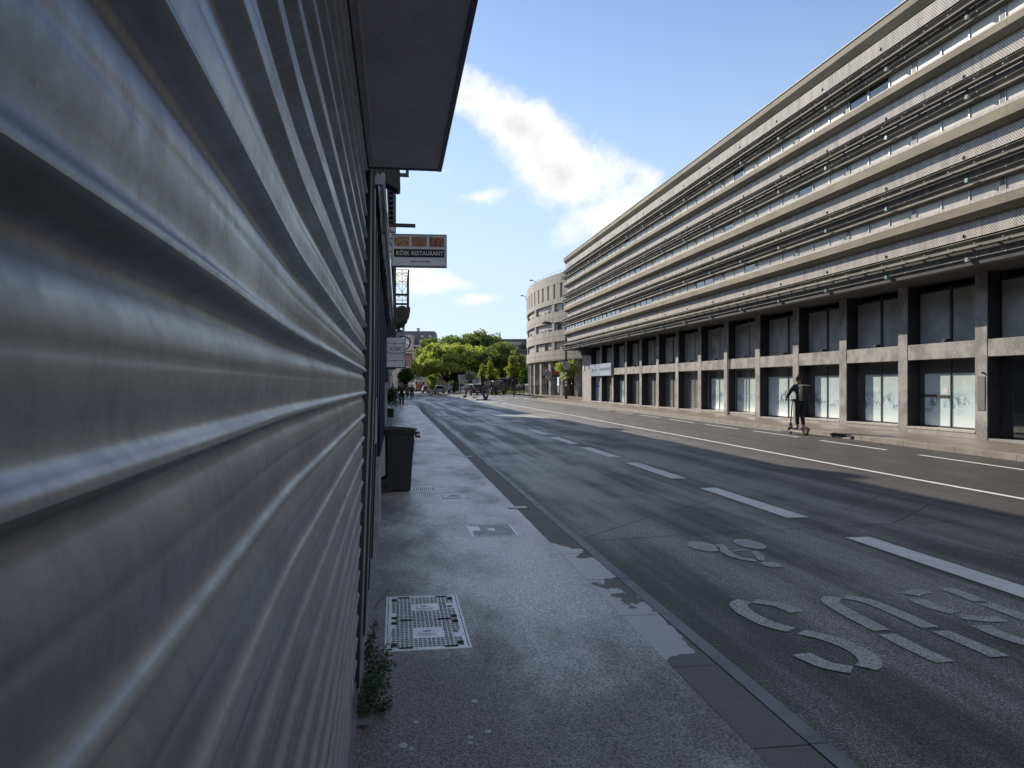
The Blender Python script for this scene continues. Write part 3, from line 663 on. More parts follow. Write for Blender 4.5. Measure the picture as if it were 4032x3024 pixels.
for k in range(-5, 13):
    a = gpier(k) + .46; b = gpier(k + 1) if k < 12 else 65.3; W_ = b - a; zf = zs(a)
    door = k in (-1, 3); mesh = k in (6, 7, 8, 9, 11); xg = 16.62
    mid = a + W_ * (.5 if not door else .38)
    # lower opening
    sill = .40 if not (door or mesh) else zf + .10
    if not (door or mesh):
        bB('plinth', M_CONCL, 16.205, 16.80, a + .002, b - .002, zf - .12, .34); bB('sill', M_SILLW, 16.19, 16.80, a + .002, b - .002, .342, .40)
    else: bB('step', M_CONCL, 16.215, 16.95, a + .002, b - .002, zf - .12, zf + .09)
    fr_ = MB(); T = .05; zt = 2.50
    fm = M_ALU if (k in (4, 5) or k in (-1,)) else M_DARKM
    for (ya, yb) in ((a + .001, a + T), (mid - T / 2, mid + T / 2), (b - T, b - .001)): fr_.box(xg - .035, xg + .035, ya, yb, sill, zt - .001)
    for (ya, yb) in ((a + T, mid - T / 2), (mid + T / 2, b - T)): fr_.box(xg - .03, xg + .03, ya, yb, sill, sill + .05).box(xg - .03, xg + .03, ya, yb, zt - .06, zt - .001)
    w_ = fr_.xform(Matrix.Translation(-OB)).build('shopfront', M_ALU if k in (4, 5, 6) else M_DARKM, bl)
    bB('reveal_shade', M_RSHADE, 16.23, 16.68, b - .012, b - .0015, sill, 2.497); bB('reveal_shade', M_RSHADE, 16.23, 16.68, b - .012, b - .0015, 2.985, 4.84)  # thin dark sheets painting the shade on each pier's near side
    qs = [(a + T, mid - T / 2), (mid + T / 2, b - T)]
    if not (mesh or door or k == 12): c_ = mid + (b - mid) * (.62 + .3 * rr.random()); qs = [qs[0], (qs[1][0], c_ - .001), (c_ + .001, qs[1][1])]
    for q, (ya, yb) in enumerate(qs):
        m_ = M_DRKREFL if q == 2 else M_MESH if mesh else (M_FILM if not (k == -1 and q == 1) else M_GLD)
        if k == 12: m_ = mat('blue_filmed_glass', (.42, .55, .62), (.30, .42, .50), rough=.2)
        bB('pane', m_, xg - .008, xg + .008, ya, yb, sill + .05, zt - .06, w_)
        if k == 12: bB('blue_band', mat('blue_band', (.03, .06, .25)), xg - .014, xg - .009, ya, yb, 1.55, 1.72, w_)
    if door: bB('door_handle', M_ALU, xg - .09, xg - .06, mid + .12, mid + .15, .9, 1.5, w_)
    if -1 < k < 4: bB('paper_notice', M_WHITE, xg - .0135, xg - .0095, mid + .14, mid + .36, 1.44, 1.62, w_)
    if k in (0,):
        bB('transom', M_DARKM, xg - .045, xg + .02, mid + T, b - T, 1.34, 1.40, w_)
    # upper opening
    ub, ut = 2.98, 4.85; fu = MB()
    for (ya, yb) in ((a + .001, a + T), (mid - T, mid + T), (b - T, b - .001)): fu.box(xg - .03, xg + .04, ya, yb, ub + .001, ut - .12)
    fu.box(xg - .03, xg + .04, a + T, mid - T, ut - .25, ut - .18).box(xg - .03, xg + .04, mid + T, b - T, ut - .25, ut - .18)
    if k == 5: fu.box(xg - .1, xg - .05, a + .1, b - .1, 3.50, 3.56)
    wu = fu.xform(Matrix.Translation(-OB)).build('upper_window', M_ALU if k in (4, 5, 6) else M_DARKM, bl)
    for (ya, yb) in ((a + T, mid - T), (mid + T, b - T)): bB('pane', M_UPG, xg + .01, xg + .02, ya, yb, ub + .01, ut - .25, wu)
    if k >= 0: 
        fl = MB().box(16.26, 16.44, mid - .22, mid - .06, 3.0, 3.09).box(16.22, 16.27, mid - .2, mid - .08, 2.985, 3.04); fl.xform(Matrix.Translation(-OB)).build('floodlight', M_DARKM, bl)
dp = MB().tube((16.16, gpier(5) - .10, .2), (16.16, gpier(5) - .10, 4.8), .04, n=8); dp.xform(Matrix.Translation(-OB)).build('downpipe', M_CONCL, bl)
bB('alarm_box', M_WHITE, 16.14, 16.2, 67.6, 67.9, 3.0, 3.45); bB('alarm_box', M_DARKM, 16.10, 16.2, 65.5, 65.7, 3.05, 3.3)
bB('plaque', mat('dull_plaque', (.17, .165, .16)), 16.185, 16.199, 20.06, 20.34, 1.0, 1.95)
bB('cable_stub', M_BLK, 16.13, 16.199, 20.1, 20.13, 2.02, 2.07)
rt = thing('roof_unit', 'small dark and white boxes standing on the office roof edge', 'roof equipment', (16.6, 36.5, 13.2))
B('housing', M_WHITE, -.5, .1, .5, 1.0, -.3, .62, rt); B('housing', M_DARKM, -.6, .1, -.5, .3, -.3, .50, rt); B('housing', M_DARKM, -.6, .1, 1.25, 1.7, -.3, .45, rt)
# company sign wrapped over the last bays
sg = thing('company_sign', 'pale blue company sign board on the beam beside the corner pier', 'sign', (16.1, 60.0, 2.45))
M_SGN = mat('pale_blue_board', (.52, .60, .70), (.46, .54, .65), rough=.4)
B('board', M_SGN, -.04, .06, -1.4, 2.0, 0, .95, sg); B('board', mat('blue_grey_board', (.30, .36, .50)), -.04, .06, 2.05, 5.2, 0, .95, sg, label='blue grey half of the sign board')
FX = Matrix.Rotation(R(90), 4, 'X'); FWX = Matrix.Rotation(R(-90), 4, 'Z') @ FX    # faces -X
text('lettering', 'CARE MANAGEMENT', .36, mat('slate_lettering', (.12, .20, .30)), sg, Matrix.Translation((-.046, .35, .5)) @ FWX, .002)
lg = MB().box(-.046, -.0405, 2.9, 3.9, .52, .58).box(-.046, -.0405, 2.9, 3.9, .40, .46); lg.tube((-.046, 4.35, .49), (-.0405, 4.35, .49), .18, n=16); lg.build('emblem', mat('navy_lettering', (.03, .05, .2)), sg)
# ================================================================== CURVED BUILDING
CX0, CY0, CR = 66.33, 95.44, 50.0
cb = thing('curved_building', 'round grey concrete building with slot windows above and shuttered window bands below', 'building', (CX0 - CR, CY0, .5))
CO = Vector(cb.location)
def arc(mb, a0, a1, z0, z1, r0, r1, st=1.0):
    n = max(1, int(math.ceil(abs(a1 - a0) / st))); i = len(mb.v)
    for k in range(n + 1):
        a = R(a0 + (a1 - a0) * k / n); c, s = math.cos(a), math.sin(a)
        for r, z in ((r0, z0), (r1, z0), (r1, z1), (r0, z1)): mb.v.append((CX0 + r * c, CY0 + r * s, z))
    for k in range(n):
        b = i + 4 * k
        for e in range(4): mb.f.append((b + e, b + (e + 1) % 4, b + 4 + (e + 1) % 4, b + 4 + e))
    mb.f += [(i, i + 3, i + 2, i + 1), tuple(i + 4 * n + q for q in range(4))]; return mb
def cB(name, m, a0, a1, z0, z1, r0, r1, par=None, st=1.0, **k): return arc(MB(), a0, a1, z0, z1, r0, r1, st).xform(Matrix.Translation(-CO)).build(name, m, par or cb, **k)
A0, A1 = 142.3, 214.3
cB('core', M_DARKW, A0, A1, 4.6, 13.5, CR - 8, CR - .45, st=2)
cB('underside', M_CURV, A0, A1, 4.40, 4.56, CR - 8, CR - .02, st=2)
cB('roof', M_CONC, A0, A1, 13.45, 13.6, CR - 12, CR - .35, st=2)
piers = [150.3 + 8 * k for k in range(9)]
bands = [(12.76, 13.85), (10.60, 11.19), (8.57, 9.0), (9.0, 9.72), (6.46, 7.06), (7.06, 7.69), (4.5, 5.02), (5.02, 5.57)]
for (z0, z1) in bands:
    for k in range(9):
        a = A0 + 8 * k; cB('wall_panel', M_CURV, a + .03, a + 7.97, z0 + .012, z1 - .012, CR - .4, CR)
for p in piers:
    for (z0, z1) in ((9.725, 10.595), (7.695, 8.565), (5.575, 6.455)): cB('pier', M_CURV, p - .4, p + .4, z0, z1, CR - .4, CR - .03)
a = A0 + .8; k = 0
while a < A1 - 2: cB('slot_panel', M_CURV, a, a + 1.52, 11.195, 12.755, CR - .4, CR - .01); a += 2.18
for a in (177.2, 193.0): cB('scupper', M_DARKM, a, a + .35, 12.95, 13.45, CR - .02, CR + .006)
M_SHUT = mat('beige_roller_shutter', (.50, .46, .42), (.40, .365, .33), rough=.6, scale=1.0, stretch=(1, 1, 8))
rs = random.Random(5)
for k in range(8):
    p0 = piers[k] + .4; p1 = piers[k + 1] - .4; w = (p1 - p0 - .5) / 4
    for (z0, z1) in ((9.725, 10.595), (7.695, 8.565), (5.575, 6.455)):
        for q in range(4):
            b0 = p0 + .25 + q * w; drop = rs.choice([1, 1, .62, .75, .85, .0, 1])
            g = cB('window', M_GLD if rs.random() < .5 else M_CURT, b0 + .05, b0 + w - .05, z0 + .03, z1 - .02, CR - .34, CR - .30, st=2)
            if drop: cB('roller_shutter', M_SHUT, b0 + .04, b0 + w - .04, z1 - (z1 - z0) * drop + .01, z1 - .01, CR - .27, CR - .24, g, st=2)
            cB('mullion', M_WHITE if rs.random() < .4 else M_ALU, b0 - .04, b0 + .04, z0 + .02, z1 - .02, CR - .29, CR - .22, g, st=2)
pr_ = MB(); arc(pr_, A0, A1, 14.22, 14.26, CR - .32, CR - .28)
a = A0
while a < A1: arc(pr_, a, a + .05, 13.86, 14.22, CR - .32, CR - .28); a += 1.6
pr_.xform(Matrix.Translation(-CO)).build('roof_railing', M_WHITE, cb)
cB('shop_wall', M_DARKW, A0, A1, .3, 4.395, CR - 5.5, CR - 4.5, st=2)
a = 160.0
while a < A1: cB('column', M_CONC, a, a + .9, .3, 4.395, CR - 1.0, CR - .2, st=.5); a += 4.0
a = 160.9
for k in range(12):
    cB('shop_window', M_GLD if k % 3 else M_CURT, a + .3, a + 3.2, .8, 2.9, CR - 4.48, CR - 4.42, st=1.6)
    cB('shop_fascia', M_DARKM if k % 2 else M_CONCL, a + .1, a + 3.4, 3.0, 3.7, CR - 4.48, CR - 4.3, st=1.6); a += 4.0
M_RED = mat('red_sign', (.45, .05, .06), (.38, .04, .05), rough=.4)
for px, w_, lab in ((2160, 1.5, 'salmon red shop sign behind the yield sign'), (2203, 1.7, 'red shop sign under the curved building beside the maple')):
    d = 92 if px == 2160 else 88; x, y = at(px, d); ss = thing('shop_sign', lab, 'sign', (x, y, 2.6), -TH)
    B('board', M_DARKM, -w_ / 2, w_ / 2, -.05, .05, 0, .95, ss)
    for q in range(6): B('sign_letter', M_RED if px > 2190 else mat('salmon_sign', (.6, .25, .2)), -w_ / 2 + .1 + q * (w_ - .2) / 6, -w_ / 2 + .1 + (q + .78) * (w_ - .2) / 6, -.09, -.05, .22 + .06 * (q % 2), .78 - .05 * (q % 3), ss)
    MB().tube((0, .2, -2.6), (0, .2, .3), .04).build('post', M_DARKM, ss)
for i, (px, py, sc_) in enumerate(((2108, 1108, 1.0), (2071, 1168, .9))):
    d = 112 if i else 102; x, y = at(px, d); z = EYE + (HYP - py) / FPX * d
    o = thing('roof_lamp', ('lamp head on the curved roof edge nearer the office block', 'lamp head sticking out at the far left of the curved roof')[i], 'lamp', (x, y, 14.0), -TH, group='lamps on the curved roof')
    MB().tube((0, 0, -.4), (0, 0, z - 14.0), .04).tube((0, 0, z - 14.0), (-.45, 0, z - 13.88), .035).build('arm', M_DARKM, o)
    MB().ball((-.55, 0, z - 13.86), .17, 8, (1.5, .8, .45)).build('lamp_head', M_DARKM, o)

# ================================================================== STREET LAMP, BOLLARDS, SIGNS
def street_lamp(x, y, h, lab):
    t = thing('street_lamp', lab, 'street lamp', (x, y, gz(x, y) + .13), -TH)
    MB().tube((0, 0, 0), (0, 0, .9), .13, .12, 12).build('pole_base', M_DARKM, t); MB().tube((0, 0, .9), (0, 0, h), .105, .07, 12).build('pole', M_DARKM, t)
    MB().tube((.02, 0, h - .45), (-1.5, 0, h - .3), .035, .03).build('arm', M_DARKM, t)
    MB().prism([(-2.35, -.42 + h), (-2.1, -.22 + h), (-1.7, -.18 + h), (-1.35, -.32 + h), (-1.5, -.42 + h)], 'y', -.15, .15).build('lamp_head', M_DARKM, t)
    return t
LX, LY = at(2229, 76); street_lamp(LX, LY, 7.55, 'tall dark street lamp at the corner between the office block and the curved building')
ls = thing('round_sign', 'back of a round grey traffic sign on the lamp pole', 'sign', (LX - .0, LY - .16, 3.3 + gz(LX, LY)), -TH)
MB().tube((0, 0, 0), (0, -.02, 0), .42, n=20).build('disc', mat('sign_back', (.30, .32, .32), rough=.5), ls); MB().box(-.04, .04, .0, .05, -.3, .3).build('bracket', M_ALU, ls)
st_ = MB(); 
for z in (1.2, 1.5, 1.9, 2.3): st_.box(-.11, .06, -.125, -.10, z, z + .22)
sk = st_.build('sticker', M_WHITE, [o for o in col.objects if o.name == 'street_lamp'][0])
bpos = [(2027.5, 1557.5), (2047, 1557), (2062.8, 1558), (2084, 1559.5), (2099.5, 1559.5), (2115, 1560), (2193, 1561.5), (2266, 1558)]
blab = ['black bollard with a reddish band at the end of the planted strip', 'black bollard second from the planted strip end', 'black bollard in front of the dark parked car', 'black bollard in front of the pale waste container', 'black bollard in front of the green waste container',
        'black bollard right of the green waste container', 'black bollard right of the person with the suitcase', 'black bollard by the shrubs next to the office corner']
b0 = None
for (px, py), lab in zip(bpos, blab):
    x, y, z, d = hit(px, py, .0); h = 43 / FPX * d
    if b0 is None:
        b0 = thing('bollard', lab, 'bollard', (x, y, z), group='black bollards round the corner pavement'); MB().tube((0, 0, 0), (0, 0, h), .055, n=10).build('post', M_DARKM, b0); MB().lathe([(.062, h), (.06, h + .05), (.03, h + .09)], n=10).build('cap', M_WHITE, b0); o = b0
    else: o = copy_tree(b0); o['label'] = lab; o.location = (x, y, z)
x, y, z, d = hit(2248, 1560); lb = thing('leaning_post', 'dark post leaning over beside the lamp pole', 'post', (x, y, z)); MB().tube((0, 0, 0), (-.25, 0, 1.25), .05).build('post', M_DARKM, lb); MB().ball((-.25, 0, 1.27), .055, 6).build('cap', M_DARKM, lb)
x, y, z, d = hit(2151, 1559.5); sp = thing('yield_sign', 'red and white give-way triangle sign on a thin post by the crossing', 'sign', (x, y, z), -TH)
hs = (1560 - 1478) / FPX * d
MB().tube((0, 0, 0), (0, 0, hs + .7), .035).build('post', M_ALU, sp)
B('backing', mat('sign_grey_panel', (.33, .33, .35)), -.42, .42, -.04, -.03, hs - .05, hs + .85, sp)
MB().prism([(-.36, hs + .74), (.36, hs + .74), (0, hs + .08)], 'y', -.06, -.045).build('triangle_border', mat('sign_red', (.42, .03, .06)), sp)
MB().prism([(-.25, hs + .66), (.25, hs + .66), (0, hs + .22)], 'y', -.068, -.061).build('triangle_face', mat('sign_white', (.7, .62, .68)), sp)
MB().tube((0, -.06, hs - .2), (0, -.07, hs - .2), .12, n=12).build('small_disc', M_WHITE, sp)
# blue guide post and rubber separators on the carriageway
x, y, z, d = hit(1912, 1575.5); s_ = 26 / FPX * d
gp = thing('guide_post', 'short blue and white traffic guide post standing on the carriageway', 'traffic post', (x, y, z))
MB().lathe([(.14 * s_ / .6, 0), (.17 * s_ / .6, .05), (.2 * s_ / .6, s_ * .35), (.26 * s_ / .6, s_ * .55), (.27 * s_ / .6, s_), (.02, s_ + .01)], n=14).build('body', mat('guide_blue', (.04, .09, .25), (.03, .07, .2), rough=.4), gp)
B('white_panel', M_WHITE, -.1, .1, -.29 * s_ / .6 - .01, -.27 * s_ / .6, s_ * .55, s_ * .92, gp)
x, y, z, d = hit(1831, 1567.5); gq = thing('guide_post_stub', 'small dark blue box sign low on the carriageway left of the guide post', 'traffic post', (x, y, z), -TH)
B('head', mat('guide_blue', (.04, .09, .25)), -.2, .2, -.1, .1, .08, .34, gq); MB().tube((0, 0, 0), (0, 0, .09), .05).build('stem', M_BLK, gq)
for i, (p0, p1, lab) in enumerate([((1807, 1566.5), (1862, 1566.5), 'farthest black rubber lane separator left of the guide post'), ((1826, 1570), (1905, 1572.5), 'middle long black rubber lane separator'), ((1877, 1576.5), (1930, 1575.5), 'nearest black rubber lane separator at the guide post foot'), ((1864, 1567), (1880, 1563.5), 'short black rubber separator set askew')]):
    a = hit(*p0); b = hit(*p1); o = MB().prism([(-.14, 0), (.14, 0), (.09, .11), (-.09, .11)], 'y', 0, 1).build('lane_separator', M_BLK); L = math.hypot(b[0] - a[0], b[1] - a[1])
    o.location = (a[0], a[1], min(a[2], b[2])); o.rotation_euler = (0, 0, math.atan2(b[1] - a[1], b[0] - a[0]) - math.pi / 2); o.scale = (1, L, 1); tag(o, lab, 'lane separator', 'rubber separators on the carriageway')
# waste containers
def container(px, py, wpx, lab, body, lid):
    x, y, z, d = hit(px, py); w = wpx / FPX * d; t = thing('waste_container', lab, 'waste container', (x, y, z), -TH)
    MB().prism([(-.42 * w, .15), (.42 * w, .15), (.5 * w, 1.05), (-.5 * w, 1.05)], 'y', -.4, .4).build('body', body, t)
    MB().prism([(-.42, 1.055), (.42, 1.055), (.36, 1.22), (0, 1.32), (-.36, 1.22)], 'x', -.52 * w, .52 * w).build('lid', lid, t)
    for sx_ in (-.36 * w, .36 * w): MB().tube((sx_ - .03, -.3, .08), (sx_ + .03, -.3, .08), .08, n=10).build('wheel', M_BLK, t)
container(2101, 1552, 21, 'dark green waste container with a yellow lid under the curved building', mat('green_plastic', (.03, .06, .045)), mat('yellow_lid', (.5, .5, .25), (.42, .42, .3)))
container(2077, 1551, 17, 'pale grey waste container with white lid left of the green one', mat('grey_plastic', (.36, .37, .35)), M_WHITE)

# ================================================================== FOLIAGE
def leaves(name, m, clumps, nper, size, parent=None, spread=1.0, seed=0, flat=1.0):
    g = np.random.default_rng(seed); C = np.array([c[:3] for c in clumps]); r = np.array([c[3] for c in clumps]); n = len(C) * nper
    cc = np.repeat(C, nper, 0); rr_ = np.repeat(r, nper)[:, None]
    d = g.normal(size=(n, 3)); d /= np.linalg.norm(d, axis=1)[:, None]; rad = g.uniform(.25, 1, (n, 1)) ** .45
    P = cc + d * rad * rr_ * spread * np.array([1, 1, flat])
    a = g.normal(size=(n, 3)); a /= np.linalg.norm(a, axis=1)[:, None]; b = np.cross(a, g.normal(size=(n, 3))); b /= np.linalg.norm(b, axis=1)[:, None]
    s = (size * g.uniform(.6, 1.3, (n, 1)))
    V = np.stack([P - a * s, P + b * s * .6, P + a * s, P - b * s * .6], 1).reshape(-1, 3)
    me = bpy.data.meshes.new(name); me.vertices.add(4 * n); me.vertices.foreach_set('co', V.astype(np.float32).ravel()); me.loops.add(4 * n); me.loops.foreach_set('vertex_index', np.arange(4 * n, dtype=np.int32))
    me.polygons.add(n); me.polygons.foreach_set('loop_start', np.arange(0, 4 * n, 4, dtype=np.int32)); me.polygons.foreach_set('loop_total', np.full(n, 4, dtype=np.int32)); me.update(calc_edges=True); me.materials.append(m)
    o = bpy.data.objects.new(name, me); col.objects.link(o); o.parent = parent; return o
def limb(mb, p0, p1, r0, r1, bend, rd, n=5):
    p0, p1 = Vector(p0), Vector(p1); pr = p0; rp = r0
    off = Vector((rd.uniform(-1, 1), rd.uniform(-1, 1), rd.uniform(.0, .6))) * bend
    for k in range(1, n + 1):
        t = k / n; q = p0.lerp(p1, t) + off * math.sin(math.pi * t); r = r0 + (r1 - r0) * t; mb.tube(pr, q, rp, r, 7, caps=False); pr, rp = q, r
def tree(px, d, zbase, blobs, nclump, nper, lsize, m, lab, trunk_r=.3, fork=.35, trunks=((0, 0),), cat='tree', seed=1, clump_r=1.0, name='broadleaf_tree', crown_name='crown', group=None):
    """blobs: (px, py_center, rx_px, rz_px, depth_radius_m, depth_offset)"""
    rd = random.Random(seed); x0, y0 = at(px, d); t = thing(name, lab, cat, (x0, y0, zbase), group=group)
    s = d / FPX; cl = []; cents = []
    for (bx, by, rx, rz, ry, do) in blobs:
        dd = d + do; X, Y = at(bx, dd); Zc = EYE + (HYP - by) / FPX * dd; k = dd / FPX
        cents.append((X - x0, Y - y0, Zc - zbase, rx * k, ry, rz * k))
    vol = [c[3] * c[5] for c in cents]; tot = sum(vol)
    for c, v in zip(cents, vol):
        for _ in range(int(nclump * v / tot) + 1):
            u = Vector((rd.gauss(0, 1), rd.gauss(0, 1), rd.gauss(0, 1))).normalized() * (rd.random() ** .33)
            if u.z < -.55: u.z *= .6
            gq = rd.uniform(.88, 1.14); u = u * gq; lx, ly = u.x * c[3], u.y * c[4]
            cl.append((c[0] + lx * C8 + ly * S8, c[1] - lx * S8 + ly * C8, c[2] + u.z * c[5], clump_r * rd.uniform(.45, 1.2)))
    leaves(crown_name, m, cl, nper, lsize, t, seed=seed, flat=.75)
    mb = MB(); H = max(c[2] for c in cents)
    for (tx, lean) in trunks:
        f = fork * H; top = Vector((tx + lean * f, 0, f)); limb(mb, (tx, 0, -.3), top, trunk_r, trunk_r * .72, .1, rd, 4)
        for c in rd.sample(cl, min(len(cl), 14)): limb(mb, top, c[:3], trunk_r * .42, .03, H * .06, rd)
        limb(mb, top, (cents[0][0], cents[0][1], cents[0][2] + cents[0][5] * .5), trunk_r * .6, .05, .3, rd)
    mb.build('trunk', M_BARK, t, smooth=True)
    return t
tree(1772, 140, 0.1, [(1760, 1400, 95, 42, 5, 0), (1690, 1440, 68, 36, 4.5, -2), (1845, 1412, 95, 45, 5, 0), (1660, 1462, 36, 24, 3, -3), (1730, 1385, 70, 34, 5, 2), (1900, 1440, 55, 42, 4, 1), (1800, 1440, 90, 26, 4, -2)], 460, 85, .22, M_LEAF,
     'broad spreading tree with two dark trunks and sunlit left side in the square', .33, .30, ((.0, -.22), (.62, .12)), seed=4, clump_r=.95)
tree(1800, 160, .2, [(1720, 1362, 60, 30, 5, 0), (1790, 1356, 60, 26, 5, 0), (1860, 1352, 62, 34, 5, 4), (1890, 1338, 30, 24, 4, 6), (1940, 1352, 36, 28, 4, 4), (1700, 1400, 60, 36, 5, 0)], 250, 72, .23, M_LEAFD, 'darker tree crown rising behind the broad spreading tree', .4, .35, seed=9, clump_r=1.1)
tree(1990, 135, .4, [(1975, 1400, 55, 42, 5, 0), (2010, 1440, 52, 52, 4.5, 0), (1940, 1430, 60, 50, 5, 2), (2040, 1460, 28, 42, 3, 0), (1960, 1470, 60, 34, 4, 0)], 290, 78, .21, M_LEAFD, 'large dark green tree beside the curved building', .38, .3, seed=12, clump_r=.95)
tree(1901, 106, .5, [(1901, 1475, 15, 22, .6, 0), (1900, 1450, 8, 20, .35, 0)], 46, 44, .085, M_LEAFY, 'narrow young tree above the white camper, left of the pair', .06, .2, seed=21, clump_r=.3, name='young_tree', group='young pointed trees')
tree(1936, 104, .5, [(1938, 1475, 20, 30, .8, 0), (1930, 1440, 10, 26, .4, 0), (1950, 1495, 16, 16, .6, 0)], 72, 44, .085, M_LEAFY, 'narrow young tree behind the dark off-roader, right of the pair', .06, .2, seed=22, clump_r=.32, name='young_tree', group='young pointed trees')
tree(2023, 88, .5, [(2023, 1455, 28, 34, .9, 0), (2020, 1412, 12, 30, .45, 0), (2018, 1470, 22, 22, .8, 0)], 95, 46, .085, M_LEAFY, 'pointed young tree on a straight trunk behind the bollards', .07, .22, seed=23, clump_r=.33, name='young_tree', group='young pointed trees')
tree(2250, 84, .55, [(2250, 1450, 46, 30, 1.3, 0), (2215, 1448, 20, 18, .8, -.5), (2270, 1438, 34, 26, 1.2, 0), (2255, 1482, 40, 14, 1, 0)], 120, 60, .085, M_LEAF, 'round maple with thin trunk between the lamp pole and the office corner', .07, .3, seed=24, clump_r=.42, name='maple_tree')
tree(1598, 150, .1, [(1598, 1490, 28, 30, 1.6, 0), (1605, 1475, 22, 26, 1.4, 0)], 40, 80, .16, M_LEAFS, 'dark round tree in front of the station arch', .12, .3, seed=25, clump_r=.7)
tree(1702, 150, .1, [(1702, 1495, 16, 30, 1.2, 0), (1706, 1520, 12, 16, 1, 0)], 36, 60, .15, M_LEAF, 'slim light green tree under the left edge of the spreading crown', .1, .3, seed=26, clump_r=.55)
tree(1853, 120, .4, [(1853, 1485, 20, 20, 1, 0), (1850, 1470, 14, 12, .8, 0)], 30, 44, .09, mat('silver_leaves', (.20, .26, .17), (.14, .19, .12), rough=.8), 'small silvery tree in front of the direction board', .05, .4, seed=27, clump_r=.42)
tree(2075, 118, .5, [(2075, 1490, 30, 40, 1.6, 0)], 40, 60, .13, M_LEAFS, 'dark shrub-like tree in shade left of the curved building columns', .1, .2, seed=28, clump_r=.7)
# planted strips
for (p0, p1, lab, hh) in (((1925, 1553), (2062, 1552), 'low planted strip behind the bollards', .5), ((2218, 1557), (2290, 1556), 'low shrubs between the lamp pole and the office corner', .65)):
    a = hit(*p0); b = hit(*p1); cl = []
    for k in range(70): t_ = random.random(); cl.append((a[0] + (b[0] - a[0]) * t_ + random.uniform(-.6, .6), a[1] + (b[1] - a[1]) * t_ + random.uniform(-.2, 1.8), max(a[2], b[2]) + random.uniform(.05, hh * .6), .22))
    o = leaves('ground_cover', M_LEAFD, cl, 34, .06, seed=33); o['kind'] = 'stuff'; tag(o, lab, 'ground cover')
# ================================================================== FAR BUILDINGS
D = 232; sx0, sy0 = at(1635, D); k_ = D / FPX
stn = thing('station_building', 'cream stone station with a clock under a curved pediment and a dark slate mansard roof', 'building', (sx0, sy0, 0), -TH)
def SX(px): return (px - 1635) * k_
def SZ(py): return EYE + (HYP - py) * k_
def sB(name, m, p0, p1, y0, y1, q0, q1, par=None, **k): return B(name, m, SX(p0), SX(p1), y0, y1, SZ(q0), SZ(q1), par or stn, **k)
sB('wall', M_STONE, 1528, 1712, 0, 14, 1548, 1380)
MB().prism([(0.2, SZ(1381)), (2.6, SZ(1322)), (4.2, SZ(1300)), (10, SZ(1297)), (13, SZ(1322)), (14, SZ(1381))], 'x', SX(1528), SX(1702)).build('roof', M_SLATE, stn)
MB().prism([(0.3, SZ(1381)), (2.8, SZ(1324)), (4.4, SZ(1304)), (9.8, SZ(1303)), (12.8, SZ(1324)), (13.7, SZ(1381))], 'x', SX(1702), SX(1707)).build('roof_end', M_SLATE, stn)
for (a, b, c, d_) in ((1366, 1364, .5, .6), (1382, 1376, .7, .7), (1392, 1388, .45, .5), (1362, 1360, .2, .2)): sB('cornice', M_STONE, 1526, 1714, -c, -.004, a, b - 2)
for px in (1578, 1638):
    ch = sB('chimney', M_CONC, px - 3.5, px + 3.5, 5, 6.5, 1303, 1290); sB('chimney_cap', M_CONC, px - 5, px + 5, 4.7, 6.8, 1290, 1287, ch)
sB('clock_block', M_STONE, 1588, 1630, -.9, 1.5, 1380, 1330)
pts = [(SX(1609) + (23 * k_) * math.cos(a), SZ(1331) + 13 * k_ * math.sin(a)) for a in [math.pi * i / 14 for i in range(15)]]
MB().prism(pts, 'y', -1.2, 1.4).build('pediment', M_STONE, stn)
MB().tube((SX(1609), -.9, SZ(1347)), (SX(1609), -1.0, SZ(1347)), 11.5 * k_, n=28).build('clock_surround', mat('clock_rim', (.2, .18, .17)), stn)
ckf = MB().tube((SX(1609), -1.0, SZ(1347)), (SX(1609), -1.08, SZ(1347)), 9.6 * k_, n=28).build('clock_face', M_WHITE, stn)
MB().tube((SX(1609), -1.1, SZ(1347)), (SX(1604), -1.1, SZ(1344)), .07).tube((SX(1609), -1.1, SZ(1347)), (SX(1615), -1.1, SZ(1348.5)), .06).build('clock_hand', M_DARKM, ckf)
for (px, w_, top, arch) in ((1663, 10, 1344, 1),):
    sB('dormer', M_STONE, px - w_, px + w_, -.5, 2, 1366, top); MB().prism([(SX(px - w_ - 2), SZ(top)), (SX(px + w_ + 2), SZ(top)), (SX(px + 6), SZ(top - 6)), (SX(px - 6), SZ(top - 6))], 'y', -.8, 2).build('dormer_pediment', M_STONE, stn)
    for q in (-4, 4): sB('dormer_window', M_GLD, px + q - 2.6, px + q + 2.6, -.56, -.51, 1364, top + 3)
for px in (1661, 1692): MB().tube((SX(px), 1.2, SZ(1324)), (SX(px), .2, SZ(1324)), 1.7 * k_ * 3, n=16).build('round_dormer', M_STONE, stn)
M_BRK = mat('reddish_window_infill', (.32, .16, .13), (.22, .12, .10))
for (a, b) in ((1596, 1624), (1545, 1572)):
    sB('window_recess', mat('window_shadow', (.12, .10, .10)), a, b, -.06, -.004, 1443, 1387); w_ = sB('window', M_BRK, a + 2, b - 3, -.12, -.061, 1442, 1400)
    for q in range(3): sB('mullion', M_STONE, a + 4 + q * 8, a + 5 + q * 8, -.18, -.121, 1441, 1415, w_)
for px in (1594, 1628, 1655, 1680): sB('pilaster', M_STONE, px - 3, px + 3, -.5, -.004, 1446, 1380)
sB('balcony', M_STONE, 1590, 1628, -2.0, -.004, 1453, 1449); sB('balcony_rail', M_STONE, 1590, 1628, -2.0, -1.8, 1448, 1443)
